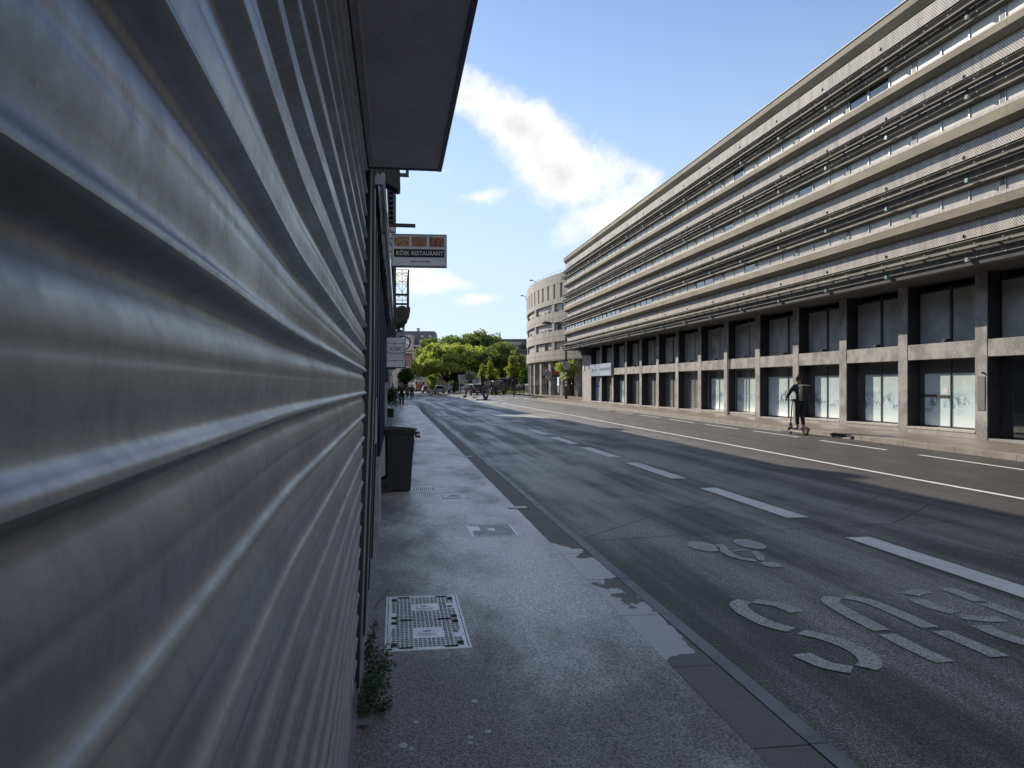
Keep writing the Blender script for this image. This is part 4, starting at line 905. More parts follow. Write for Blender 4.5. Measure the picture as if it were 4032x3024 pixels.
def archwin(p0, p1, q0, q1, nm='arch_window'):
    w_ = (p1 - p0) / 2; c = (p0 + p1) / 2; pts = [(SX(p1), SZ(q1)), *[(SX(c + w_ * math.cos(a)), SZ(q0 + w_) + w_ * k_ * math.sin(a)) for a in [math.pi * i / 10 for i in range(11)]], (SX(p0), SZ(q1))]
    MB().prism(pts, 'y', -.1, -.01).build(nm, mat('dark_arch', (.09, .085, .085)), stn)
archwin(1566, 1617, 1456, 1546, 'archway')
for px in (1642, 1660, 1690): sB('window', M_GLD, px - 7, px + 7, -.12, -.01, 1508, 1494)
for px in (1640, 1675): MB().tube((SX(px), -.01, SZ(1484)), (SX(px), -.3, SZ(1484)), 4 * k_, n=16).build('medallion', M_STONE, stn)
sB('string_course', M_STONE, 1617, 1712, -.4, -.004, 1458, 1455)

D2 = 205; hx, hy = at(2015, D2); kk = D2 / FPX
hall = thing('station_hall', 'low hall with a ribbed glass roof and dark slate skirt behind the trees', 'building', (hx, hy, 0), -TH)
def hB(name, m, p0, p1, y0, y1, q0, q1, par=None, **k): return B(name, m, (p0 - 2015) * kk, (p1 - 2015) * kk, y0, y1, EYE + (HYP - q0) * kk, EYE + (HYP - q1) * kk, par or hall, **k)
hB('wall', mat('tan_wall', (.40, .33, .25), (.32, .27, .21)), 1700, 2130, 0, 20, 1548, 1384)
hB('skirt_roof', M_SLATE, 1900, 2130, -1.5, 10, 1384, 1358); hB('roof_curb', M_CONCL, 1985, 2130, -.8, 8, 1357.5, 1354)
hB('glass_roof', M_CURT, 1990, 2066, -.5, 8, 1353.5, 1346)
for q in range(15): hB('glazing_bar', M_DARKM, 1990 + q * 5.3, 1991.2 + q * 5.3, -.6, -.51, 1353.5, 1346)
hB('gantry', mat('blue_green_lattice', (.16, .21, .22), (.10, .13, .14)), 1950, 2130, 2, 12, 1345, 1333)
for q in range(3): hB('gantry_rail', M_CONCL, 1950, 2130, 1.8, 1.99, 1343.5 - q * 4, 1343 - q * 4)
for q in range(26): hB('gantry_strut', M_DARKM, 1950 + q * 6, 1951 + q * 6, 1.7, 1.79, 1345, 1334)
for q in range(10): hB('window', M_GLD, 1968 + q * 14, 1974 + q * 14, -.05, -.01, 1440, 1400)
for q, px in enumerate((2058, 2072)): hB('roof_kiosk', M_DARKM, px - 5, px + 6, -3, -1.6, 1368, 1352)

D3 = 130; gx, gy_ = at(2010, D3); k3 = D3 / FPX; zg = .58
sh = thing('flat_roofed_shed', 'long low grey wall with graffiti under a thin flat roof behind the bollards', 'building', (gx, gy_, 0), -TH)
def gB(name, m, p0, p1, y0, y1, q0, q1, par=None, **k): return B(name, m, (p0 - 2010) * k3, (p1 - 2010) * k3, y0, y1, EYE + (HYP - q0) * k3, EYE + (HYP - q1) * k3, par or sh, **k)
gB('wall', mat('tagged_wall', (.27, .25, .235), (.15, .14, .135), scale=.8, det=6), 1945, 2100, 0, 3, 1548, 1492); gB('roof', M_CONCL, 1940, 2102, -1.2, 3.4, 1491.5, 1488.5)
for q in range(9): gB('opening', M_DARKW, 1952 + q * 16, 1960 + q * 16, -.06, -.01, 1535, 1497)
gf = MB()
for (a, b, c, d_) in ((2000, 1540, 2006, 1505), (2008, 1538, 2018, 1512), (2018, 1512, 2030, 1535), (2030, 1520, 2042, 1512), (1996, 1515, 2008, 1510), (1990, 1530, 2001, 1545), (2040, 1512, 2046, 1530)): gf.tube(((a - 2010) * k3, -.07, EYE + (HYP - b) * k3), ((c - 2010) * k3, -.07, EYE + (HYP - d_) * k3), .09, n=4)
gf.build('graffiti', M_BLK, sh)
D4 = 200; bx, by_ = at(1800, D4); k4 = D4 / FPX
bw = thing('beige_wall', 'sunlit beige boundary wall behind the direction board', 'wall', (bx, by_, 0), -TH)
for q in range(9): B('wall_panel', mat('beige_render', (.50, .42, .31), (.42, .35, .27)), (1715 - 1800 + q * 22) * k4, (1736.6 - 1800 + q * 22) * k4, 0, .4, 0, EYE + (HYP - 1508) * k4, bw)
D5 = 160; qx, qy = at(1740, D5); k5 = D5 / FPX
kq = thing('kiosk', 'cream and yellow kiosk with slim columns under the spreading tree', 'kiosk', (qx, qy, 0), -TH)
def kB(name, m, p0, p1, y0, y1, q0, q1, **k): return B(name, m, (p0 - 1740) * k5, (p1 - 1740) * k5, y0, y1, EYE + (HYP - q0) * k5, EYE + (HYP - q1) * k5, kq, **k)
M_CRM = mat('cream_paint', (.60, .50, .36), (.48, .40, .29)); kB('wall', mat('kiosk_wall', (.30, .22, .16)), 1719, 1756, .6, 3, 1550, 1482); kB('roof', mat('kiosk_roof', (.14, .11, .09)), 1735, 1763, -.3, 3, 1496, 1491)
for q in range(6): kB('column', M_CRM, 1733 + q * 4.5, 1735 + q * 4.5, -.1, .3, 1550, 1496)
for q in range(3):
    for r_ in range(3): kB('window', M_WHITE, 1721 + q * 5, 1724 + q * 5, .52, .59, 1504 + r_ * 12, 1498 + r_ * 12)
kB('awning', mat('ochre_cloth', (.55, .36, .08)), 1742, 1748, -.25, -.11, 1508, 1499)
ap = thing('advert_panel', 'grey upright advertising panel beside the tree trunks', 'advertising panel', (*at(1767, 135), 0), -TH); k6 = 135 / FPX
B('panel', mat('advert_grey', (.34, .36, .42), (.28, .30, .36), rough=.3), -5.5 * k6, 5.5 * k6, -.1, .1, EYE + (HYP - 1536) * k6, EYE + (HYP - 1506) * k6, ap); B('foot', M_DARKM, -3 * k6, 3 * k6, -.08, .08, 0, EYE + (HYP - 1536.2) * k6, ap)
D7 = 128; dx_, dy_ = at(1832, D7); k7 = D7 / FPX; db = thing('direction_board', 'blue-grey stack of road direction boards on two posts', 'road sign', (dx_, dy_, 0), -TH)
for (p0, p1, q0, q1) in ((1804, 1832, 1482, 1475.5), (1804, 1832, 1489.5, 1483), (1804, 1835, 1496.5, 1490.5), (1807, 1861, 1505, 1497)):
    bo = B('board', mat('board_blue_grey', (.42, .48, .50), (.35, .42, .44)), (p0 - 1832) * k7, (p1 - 1832) * k7, -.1, 0, EYE + (HYP - q0) * k7, EYE + (HYP - q1) * k7, db)
    lm = MB(); yy_ = EYE + (HYP - (q0 + q1) / 2) * k7
    lm.box((p0 + 2 - 1832) * k7, (p0 + 4 - 1832) * k7, -.14, -.101, yy_ - .06, yy_ + .06); lm.box((p0 + 8 - 1832) * k7, (p1 - 5 - 1832) * k7, -.14, -.101, yy_ - .03, yy_ + .04); lm.build('board_line', M_SLATE, bo)
for px in (1814, 1846): MB().tube(((px - 1832) * k7, .08, 0), ((px - 1832) * k7, .08, EYE + (HYP - 1480) * k7), .07).build('post', M_DARKM, db)
pl = thing('thin_pole', 'thin dark pole rising behind the white hatchback', 'pole', (*at(1716.5, 146), 0)); MB().tube((0, 0, 0), (0, 0, 5.4), .05).build('pole', M_DARKM, pl)
for i, (px, d, h) in enumerate(((1994, 100, 3.0), (2017, 102, 2.6))):
    x, y = at(px, d); o = thing('sign_post', ('slim dark post with a white plate left of the pointed tree', 'slim reddish post beside the pointed tree trunk')[i], 'post', (x, y, gz(x, y)), -TH); MB().tube((0, 0, 0), (0, 0, h), .05).build('post', M_DARKM, o); B('plate', M_WHITE, -.05, .35, -.07, -.051, h - .9, h - .7, o)
# next block on the left and things hung on it
nb = thing('far_left_block', 'row of shops receding on the left towards the station', 'building', (-.8, 66, 0))
B('wall', mat('far_wall', (.30, .27, .25), (.22, .20, .19), scale=.4), -12, 0, 0, 125, 0, 11, nb)
for q in range(10): B('shop_panel', [M_STONE, M_DARKM, M_CONCL, M_BRK, M_WHITE][q % 5], .004, .12 + .02 * (q % 3), 4 + q * 11, 12 + q * 11, .3, 3.0, nb)
for q, (y_, z_, h_, w_, mm, lab) in enumerate(((4, 4.0, .9, .6, mat('orange_sign', (.6, .25, .12)), 'small orange hanging sign on the far shop row'), (40, 4.6, 2.6, .7, M_WHITE, 'tall white upright shop sign with a blue mark in the far row'), (14, 3.1, .8, .55, M_CONCL, 'pale framed shop sign in the far row'), (60, 4.0, 1.6, 1.0, M_WHITE, 'white hanging sign farthest along the far row'))):
    o = thing('hanging_sign', lab, 'sign', (-.8, 66 + y_, z_)); B('panel', mm, .1, .1 + w_, 0, .1, 0, h_, o); B('bracket', M_DARKM, -.02, .1, .02, .06, h_ * .5, h_ * .55, o)
    if h_ > 2: B('emblem', mat('sign_blue', (.05, .08, .35)), .15, .35, -.03, -.004, 1.2, 1.7, o)
far = thing('distant_tree_line', 'faint line of distant trees closing the square', 'trees'); rd = random.Random(4); cl = []
for k in range(120):
    px = rd.uniform(1690, 2090); x, y = at(px, rd.uniform(185, 196)); cl.append((x, y, rd.uniform(.5, 5.5), 1.5))
o = leaves('tree_mass', M_LEAFD, cl, 60, .35, seed=40, parent=far); far['kind'] = 'stuff'

# ================================================================== VEHICLES
M_TYRE = M_BLK; M_RIM = mat('wheel_rim', (.4, .41, .42), rough=.3, metal=.6)
def paint(n, c): return mat(n, c, tuple(v * .93 for v in c), rough=.28, scale=2, coat=.6)
M_TL = mat('red_lens', (.16, .01, .015), rough=.3); M_HL = mat('clear_lens', (.7, .7, .65), rough=.1)
def car(lab, px, py, d, rz, bodym, W=1.78, L=4.1, H=1.48, kind='hatch', name='car', sc=1.0, zz=None):
    x, y = at(px, d); z = gz(x, y) + .004
    t = thing(name, lab, 'car', (x, y, z), rz); t.scale = (sc,) * 3
    b = .88 * H / 1.48
    if kind == 'suv': prof = [(-L / 2, .45), (-L / 2 + .02, .95), (-L / 2 + .12, 1.08 * H / 1.7), (-L / 2 + .35, H - .08), (-L / 2 + .6, H), (.35, H), (.75, H - .08), (1.3, 1.12), (L / 2 - .25, 1.0), (L / 2, .85), (L / 2, .42), (L / 2 - .1, .3), (-L / 2 + .1, .3)]
    else: prof = [(-L / 2, .42), (-L / 2 + .01, .75), (-L / 2 + .10, b + .02), (-L / 2 + .42, H - .08), (-L / 2 + .75, H), (.15, H), (.55, H - .07), (1.15, b + .06), (L / 2 - .30, .76), (L / 2 - .03, .62), (L / 2, .38), (L / 2 - .1, .24), (-L / 2 + .1, .24)]
    mb = MB(); n = len(prof); belt = b if kind != 'suv' else 1.1
    def hw(yy, z_): 
        w = W / 2 * (1 - .10 * abs(yy / (L / 2)) ** 4)
        return w if z_ <= belt else w - (W * .13) * (z_ - belt) / (H - belt)
    for sgn in (-1, 1):
        for (yy, z_) in prof: mb.v.append((sgn * hw(yy, z_), yy, z_))
    # extra belt ridge keeps flanks full
    for k in range(n): mb.f.append((k, (k + 1) % n, n + (k + 1) % n, n + k))
    mb.f += [tuple(range(n - 1, -1, -1)), tuple(range(n, 2 * n))]
    body = mb.build('body', bodym, t); bv = body.modifiers.new('bevel', 'BEVEL'); bv.width = .05; bv.segments = 2
    rear = [p for p in prof][2:4]; (ya, za), (yb, zb) = rear; g = MB(); ia, ib = .06, .05
    def rp(tt, ex): return (ya + (yb - ya) * tt - ex, za + (zb - za) * tt)
    pa, pb = rp(.08, .03), rp(.92, .03); g.v += [(-hw(*pa) + .12, pa[0], pa[1]), (hw(*pa) - .12, pa[0], pa[1]), (hw(*pb) - .10, pb[0], pb[1]), (-hw(*pb) + .10, pb[0], pb[1])]; g.f.append((0, 1, 2, 3)); g.build('rear_window', M_GLD, t)
    f0, f1 = prof[6], prof[7]; g = MB(); g.v += [(-hw(*f0) + .1, f0[0] + .03, f0[1]), (hw(*f0) - .1, f0[0] + .03, f0[1]), (hw(*f1) - .08, f1[0] + .03, f1[1] + .03), (-hw(*f1) + .08, f1[0] + .03, f1[1] + .03)]; g.f.append((0, 1, 2, 3)); g.build('windscreen', M_GLD, t)
    for sgn in (-1, 1):
        for (y0, y1) in ((-L / 2 + .62, -.35), (-.28, .95)):
            zt_ = H - .10; g = MB(); yt0 = y0 + .12 if y0 < -.5 else y0; yt1 = y1 if y1 < 0 else y1 - .45
            g.v += [(sgn * (hw(y0, belt) + .006), y0, belt + .03), (sgn * (hw(y1, belt) + .006), y1, belt + .03), (sgn * (hw(yt1, zt_) + .006), yt1, zt_), (sgn * (hw(yt0, zt_) + .006), yt0, zt_)]; g.f.append((0, 1, 2, 3)); g.build('side_window', M_GLD, t)
        zl = .95 if kind == 'suv' else .80
        B('tail_light', M_TL, min(sgn * .52 * W / 1.78, sgn * .80 * W / 1.78), max(sgn * .52 * W / 1.78, sgn * .80 * W / 1.78), -L / 2 - .02, -L / 2 + .25, zl - .12, zl + .10, t)
        B('headlight', M_HL, min(sgn * .45, sgn * .74), max(sgn * .45, sgn * .74), L / 2 - .30, L / 2 - .01, .58, .72, t)
        mm_ = MB().ball((sgn * (W / 2 + .08), .85, belt + .08), .1, 6, (1, .6, .7)); mm_.build('wing_mirror', bodym, t)
        for yy in (-L / 2 + .72, L / 2 - .78):
            wh = MB().tube((sgn * (W / 2 - .2), yy, .31), (sgn * (W / 2 + .004), yy, .31), .31, n=20).build('wheel', M_TYRE, t); MB().tube((sgn * (W / 2), yy, .31), (sgn * (W / 2 + .02), yy, .31), .19, n=14).build('rim', M_RIM, wh)
    B('bumper', M_DARKM if kind == 'suv' else bodym, -W / 2 + .08, W / 2 - .08, -L / 2 - .07, -L / 2 + .1, .28, .52, t)
    B('number_plate', M_WHITE, -.26, .26, -L / 2 - .085 if kind != 'suv' else -L / 2 - .085, -L / 2 - .071, .42 if kind != 'suv' else .40, .53 if kind != 'suv' else .51, t)
    return t
W_, WHT = paint('white_car_paint', (.70, .71, .72)), paint('silver_car_paint', (.40, .42, .45))
car('white hatchback seen from behind, right of the pair of white cars', 1729, 1551.7, 146, .02, paint('bluish_white_paint', (.55, .60, .70)), zz=.07)
car('white hatchback half hidden on the left of the other white hatchback', 1703, 1549, 154, .10, W_, zz=.05)
car('dark red car mostly hidden left of the white hatchbacks', 1678, 1550, 168, .05, paint('dark_red_paint', (.25, .03, .03)), W=1.7, zz=.05)
car('white car seen from the side turning in front of the direction board', 1806, 1545, 165, R(84), paint('side_white_paint', (.52, .58, .68)), L=4.3, H=1.52, zz=.22)
car('dark purple-grey hatchback with a white sticker in the rear window', 1866, 1554.6, 108, .16, paint('aubergine_paint', (.06, .05, .075)), zz=.50)
car('silver car facing us half hidden between the dark hatchback and the off-roader', 1903, 1551, 121, R(176), WHT, zz=.52)
car('black off-roader seen from behind with its white plate', 1943, 1549, 104, .20, paint('black_car_paint', (.025, .025, .032)), W=1.95, L=4.7, H=1.80, kind='suv', zz=.58)
car('dark grey car parked sideways behind the bollards', 2058, 1545, 122, R(80), paint('slate_car_paint', (.07, .085, .10)), zz=.52)
x, y = at(1902, 132)
cp = thing('camper_van', 'tall white camper van behind the dark cars', 'van', (x, y, .5), .1)
MB().prism([(-1.15, .5), (1.15, .5), (1.18, 2.4), (.95, 3.05), (-.95, 3.05), (-1.18, 2.4)], 'y', -3, 3).build('body', W_, cp); B('rear_window', M_GLD, -.9, .9, -3.04, -3.002, 1.75, 2.35, cp); B('roof_rail', M_WHITE, -1.2, -1.1, -3.05, 0, 2.4, 2.75, cp); B('bumper', M_DARKM, -1.1, 1.1, -3.15, -3.0, .35, .6, cp)
for s_ in (-1, 1):
    for yy in (-1.8, 2): MB().tube((s_ * .9, yy, .35), (s_ * 1.16, yy, .35), .35, n=14).build('wheel', M_TYRE, cp)
x, y = at(1653, 196)
tk = thing('red_and_white_truck', 'tall truck with red and white striped tail in the distance', 'truck', (x, y, 0), .0)
B('body', mat('truck_pale', (.42, .33, .30)), -1.12, 1.12, 0, 6, .5, 2.65, tk); B('roof', M_WHITE, -1.0, .9, 0, 6, 2.66, 2.9, tk)
for s_ in (-1, 1): B('red_panel', M_TL, min(s_ * .7, s_ * 1.14), max(s_ * .7, s_ * 1.14), -.05, -.004, 1.9, 2.6, tk); B('red_stripe', M_RED, min(s_ * .62, s_ * .75), max(s_ * .62, s_ * .75), -.05, -.004, .8, 1.9, tk); B('tail_light', mat('amber_lens', (.6, .25, .03)), min(s_ * .85, s_ * 1.05), max(s_ * .85, s_ * 1.05), -.06, -.051 + .04, 1.0, 1.25, tk)
B('hatch', mat('truck_hatch', (.35, .12, .10)), -.6, .6, -.04, -.004, 1.0, 1.9, tk); B('bumper', M_BLK, -1.1, 1.1, -.2, -.001, .35, .62, tk)
for s_ in (-1, 1): MB().tube((s_ * .75, 1, .45), (s_ * 1.1, 1, .45), .45, n=14).build('wheel', M_TYRE, tk)
x, y = at(1614, 204)
tk = thing('white_truck', 'white box truck left of the striped one in the distance', 'truck', (x, y, 0), 0); B('body', M_WHITE, -1.1, 1.1, 0, 5, 1.9, 2.6, tk); B('tail', WHT, -1.1, 1.1, .02, 5, .5, 1.898, tk); B('rear_window', M_RED, -.8, .8, -.02, .015, 1.75, 1.85, tk); B('bumper', M_BLK, -1, 1, -.1, -.001, .4, .6, tk)

# ================================================================== PEOPLE
def skin(name, verts, edges, radii, m, parent, root=0, sub=1):
    me = bpy.data.meshes.new(name); me.from_pydata(verts, edges, []); o = bpy.data.objects.new(name, me); col.objects.link(o)
    mod = o.modifiers.new('skin', 'SKIN'); mod.use_smooth_shade = True; mod.branch_smoothing = .3
    if not me.skin_vertices: bpy.context.view_layer.update()
    for i, r in enumerate(radii):
        sv = me.skin_vertices[0].data[i]; sv.radius = (r, r) if not isinstance(r, tuple) else r; sv.use_root = (i == root)
    ss = o.modifiers.new('sub', 'SUBSURF'); ss.levels = sub; ss.render_levels = sub
    dg = bpy.context.evaluated_depsgraph_get(); dg.update(); nm = bpy.data.meshes.new_from_object(o.evaluated_get(dg)); bpy.data.objects.remove(o)
    nm.name = name; ob = bpy.data.objects.new(name, nm); col.objects.link(ob); nm.materials.clear(); nm.materials.append(m); ob.parent = parent; return ob
SKIN = mat('skin_tone', (.35, .20, .14), (.30, .17, .12), rough=.55); HAIR = mat('dark_hair', (.02, .016, .013), rough=.6)
def lerp(a, b, t): return tuple(a[i] + (b[i] - a[i]) * t for i in range(3))
def person(lab, loc, rz, J, top, legs, shoe, hair=HAIR, h=1.0, long_sleeve=True, fingers=True, name='person'):
    """J: joints in metres, forward = +Y, x = right"""
    t = thing(name, lab, 'person', loc, rz); t.scale = (h,) * 3
    g = lambda k: J[k]
    v = [g('pelvis'), lerp(g('pelvis'), g('chest'), .5), g('chest'), g('neck'), g('head'), g('top')]
    r = [.125, .115, .135, .052, .085, .075]; e = [(0, 1), (1, 2), (2, 3), (3, 4), (4, 5)]
    def add(chain, rs, start):
        p = start
        for c, q in zip(chain, rs): v.append(c); r.append(q); e.append((p, len(v) - 1)); p = len(v) - 1
    for s in ('l', 'r'):
        add([g(s + 'sh'), g(s + 'el'), g(s + 'wr'), g(s + 'ha')], [.06, .045, .03, .036], 2)
        add([g(s + 'hip'), g(s + 'kn'), g(s + 'an'), g(s + 'to')], [.092, .06, .04, .035], 0)
    skin('body', v, e, [(a, a * .8) if i in (1, 2) else (a, a) for i, a in enumerate(r)], SKIN, t)
    # clothes: slightly fuller skins of their own
    v2 = [g('pelvis'), lerp(g('pelvis'), g('chest'), .5), g('chest'), lerp(g('chest'), g('neck'), .97)]; e2 = [(0, 1), (1, 2), (2, 3)]; r2 = [.155, .15, .165, .066]
    for s in ('l', 'r'):
        p = 2
        for c, q in zip([g(s + 'sh'), g(s + 'el')] + ([g(s + 'wr')] if long_sleeve else []), [.08, .062, .045]): v2.append(c); r2.append(q); e2.append((p, len(v2) - 1)); p = len(v2) - 1
    v2.append((g('pelvis')[0], g('pelvis')[1], g('pelvis')[2] - .07)); r2.append(.158); e2.append((0, len(v2) - 1))
    skin('jacket', v2, e2, r2, top, t, root=0)
    v3 = [lerp(g('pelvis'), g('chest'), .12)]; r3 = [.15]; e3 = []
    for s in ('l', 'r'):
        p = 0
        for c, q in zip([g(s + 'hip'), g(s + 'kn'), lerp(g(s + 'kn'), g(s + 'an'), .92)], [.115, .08, .06]): v3.append(c); r3.append(q); e3.append((p, len(v3) - 1)); p = len(v3) - 1
    skin('trousers', v3, e3, r3, legs, t, root=0)
    for s in ('l', 'r'):
        a, b = g(s + 'an'), g(s + 'to'); hl = (a[0], a[1] - .06, a[2] - .045); skin('shoe', [hl, (a[0], a[1], a[2] - .04), (b[0], b[1] + .02, b[2] - .01)], [(0, 1), (1, 2)], [.042, .046, .036], shoe, t)
        if fingers:
            hd, wr = Vector(g(s + 'ha')), Vector(g(s + 'wr')); dd = (hd - wr).normalized(); side = dd.cross(Vector((0, 0, 1))); side = side.normalized() if side.length > .1 else Vector((1, 0, 0)); up_ = side.cross(dd)
            fv = []; fe = []; fr_ = []
            hb = hd - dd * .01; fv.append(tuple(hb)); fr_.append(.02)
            for i_, (o_, ln) in enumerate(((-.026, .065), (-.009, .078), (.009, .074), (.026, .058))):
                b0_ = hb + up_ * o_ + dd * .02; b1_ = b0_ + dd * ln * .5; b2_ = b1_ + (dd * .6 + side * (.8 if s == 'l' else -.8)).normalized() * ln * .5
                n_ = len(fv); fv += [tuple(b0_), tuple(b1_), tuple(b2_)]; fr_ += [.010, .009, .008]; fe += [(0, n_), (n_, n_ + 1), (n_ + 1, n_ + 2)]
            th_ = hb + up_ * .035 - dd * .01; n_ = len(fv); fv += [tuple(th_), tuple(th_ + dd * .035 + up_ * .012)]; fr_ += [.011, .009]; fe += [(0, n_), (n_, n_ + 1)]
            skin('hand', fv, fe, fr_, SKIN, t)
    hc = Vector(g('head')); tp = Vector(g('top')); c = hc + (tp - hc) * .55
    MB().ball((c.x, c.y - .015, c.z + .012), .108, 12, (.86, 1.02, 1.0)).build('hair', hair, t, smooth=True)
    MB().ball((hc.x, hc.y + .035, hc.z + .005), .083, 12, (.85, .95, 1.2)).build('face', SKIN, t, smooth=True)
    nz = MB().ball((hc.x, hc.y + .12, hc.z), .016, 6, (.8, 1, 1.3)); nz.build('nose', SKIN, t)
    for s_ in (-1, 1): MB().ball((hc.x + s_ * .082, hc.y + .0, hc.z), .026, 6, (.4, .8, 1.2)).build('ear', SKIN, t); MB().ball((hc.x + s_ * .03, hc.y + .108, hc.z + .03), .012, 6).build('eye', M_BLK, t)
    B('mouth', mat('lips', (.25, .09, .08)), hc.x - .022, hc.x + .022, hc.y + .100, hc.y + .112, hc.z - .052, hc.z - .042, t)
    return t
def pose(walk=.0, arms='down', lean=.0, z=0):
    J = dict(pelvis=(0, 0, .94), chest=(0, .03 + lean, 1.30), neck=(0, .03 + lean * 1.2, 1.49), head=(0, .05 + lean * 1.3, 1.62), top=(0, .04 + lean * 1.3, 1.70))
    for s, q in (('l', -1), ('r', 1)):
        w = walk * q; J[s + 'hip'] = (q * .09, 0, .88); J[s + 'kn'] = (q * .095, .10 * abs(w) + .25 * w, .50); J[s + 'an'] = (q * .09, .42 * w, .085 + .05 * max(0, -w) ); J[s + 'to'] = (q * .10, .42 * w + .17, .04)
        J[s + 'sh'] = (q * .19, .02 + lean, 1.40); J[s + 'el'] = (q * .25, -.05 - .18 * w + lean, 1.13); J[s + 'wr'] = (q * .25, .06 - .30 * w + lean, .90); J[s + 'ha'] = (q * .245, .09 - .32 * w + lean, .83)
    return J
JK = mat('black_cloth', (.022, .022, .026), (.015, .015, .018), rough=.9, scale=8); DEN = mat('dark_denim', (.05, .065, .10), (.035, .045, .07), rough=.9, scale=9)
NAV = mat('navy_jacket', (.025, .045, .075), (.018, .03, .05), rough=.8, scale=8); BLU = mat('blue_shirt', (.12, .22, .45), (.09, .17, .36), rough=.8, scale=8); SHO = mat('dark_shoe', (.02, .02, .03), rough=.5); TRS = mat('dark_trousers', (.025, .022, .032), (.018, .016, .022), rough=.9, scale=9)
person('pedestrian in black top and jeans walking towards us on the left pavement', (.43, 59.5, .14), R(180), pose(.35), JK, DEN, SHO, h=1.04, long_sleeve=False)
# blue shirted person and suitcase walker
x, y, z, d = hit(2143, 1548); person('grey-haired person in a blue shirt walking away by the columns', (x, y, z), R(-10), pose(.4), BLU, TRS, SHO, hair=mat('grey_hair', (.3, .28, .25)), h=44 / FPX * d / 1.72)
x, y, z, d = hit(2164, 1559); Jp = pose(.2); Jp['rel'] = (.25, -.1, 1.12); Jp['rwr'] = (.2, -.22, .95); Jp['rha'] = (.18, -.27, .92)
HS = 1.0
pb = person('person in black pulling a suitcase away from us', (x, y + .9, z), R(0), Jp, JK, TRS, SHO, h=HS)
su = thing('suitcase', 'tall grey wheeled suitcase pulled behind the person in black', 'suitcase', (x + .14, y + .45, z)); MB().box(-.24, .24, -.14, .14, .08, .80).build('shell', mat('suitcase_grey', (.10, .09, .10), (.07, .065, .07), rough=.4), su)
for s_ in (-.18, .18): MB().tube((s_ - .02, -.08, .05), (s_ + .02, -.08, .05), .05, n=10).build('wheel', M_BLK, su); MB().tube((s_ * .5, .02, .8), (s_ * .5, .15, .98), .012).build('handle_tube', M_ALU, su)
MB().tube((-.1, .15, .98), (.1, .15, .98), .018).build('handle', M_BLK, su)
MB().box(-.28, -.245, -.12, .12, .5, .8).build('pale_side', M_CONCL, su)
# cyclists
def bicycle(lab, loc, rz):
    t = thing('bicycle', lab, 'bicycle', loc, rz); 
    for yy in (-.52, .52):
        w = MB(); N = 22
        for k in range(N):
            a, b = 2 * math.pi * k / N, 2 * math.pi * (k + 1) / N; w.tube((0, yy + .33 * math.cos(a), .35 + .33 * math.sin(a)), (0, yy + .33 * math.cos(b), .35 + .33 * math.sin(b)), .02, n=5, caps=False)
        wh = w.build('wheel', M_BLK, t); sp_ = MB()
        for k in range(8): a = math.pi * k / 8; sp_.tube((0, yy + .32 * math.cos(a), .35 + .32 * math.sin(a)), (0, yy - .32 * math.cos(a), .35 - .32 * math.sin(a)), .003, n=3)
        sp_.build('spokes', M_ALU, wh)
    f = MB(); bb = (0, -.05, .30); st = (0, -.18, .82); hd = (0, .36, .85); f.tube(bb, st, .018).tube(st, hd, .018).tube(bb, hd, .02).tube(bb, (0, -.52, .35), .012).tube(st, (0, -.52, .35), .01).tube(hd, (0, .52, .35), .018).build('frame', M_DARKM, t)
    MB().tube((-.28, .40, 1.0), (.28, .40, 1.0), .015).tube(hd, (0, .40, 1.0), .015).build('handlebar', M_DARKM, t); MB().ball((0, -.2, .93), .1, 8, (.8, 1.3, .35)).build('saddle', M_BLK, t); MB().ball((0, .48, .9), .045, 6).build('front_lamp', M_WHITE, t); return t
def cyc_pose():
    J = dict(pelvis=(0, -.2, 1.02), chest=(0, .0, 1.36), neck=(0, .06, 1.53), head=(0, .10, 1.64), top=(0, .09, 1.73))
    for s, q in (('l', -1), ('r', 1)):
        J[s + 'hip'] = (q * .09, -.17, .97); J[s + 'kn'] = (q * .13, .22 if q < 0 else .12, .78 if q < 0 else .60); J[s + 'an'] = (q * .12, .08 if q < 0 else -.02, .42 if q < 0 else .20); J[s + 'to'] = (q * .12, .24 if q < 0 else .15, .40 if q < 0 else .16)
        J[s + 'sh'] = (q * .2, .02, 1.44); J[s + 'el'] = (q * .30, .16, 1.20); J[s + 'wr'] = (q * .26, .36, 1.05); J[s + 'ha'] = (q * .25, .41, 1.01)
    return J
x, y, z, d = hit(1622, 1580); bicycle('bicycle ridden towards us on the road beside the left kerb', (x, y, z), R(178)); person('cyclist in dark clothes riding towards us beside the left kerb', (x, y, z), R(178), cyc_pose(), JK, TRS, SHO, hair=JK, h=1.0)
x, y = at(1605, 104); bicycle('bicycle behind, nearly hidden by the left pedestrian', (x, y, 0), R(185)); person('second cyclist in grey-green behind the left pedestrian', (x, y, 0), R(185), cyc_pose(), mat('drab_coat', (.07, .08, .075), (.05, .06, .055), rough=.9), TRS, SHO)
x, y = at(1547, 88); person('person in a pale pink top walking beyond the potted shrub', (x, y, .14), R(180), pose(.2), mat('pale_pink_cloth', (.45, .36, .42)), DEN, SHO, h=1.0)
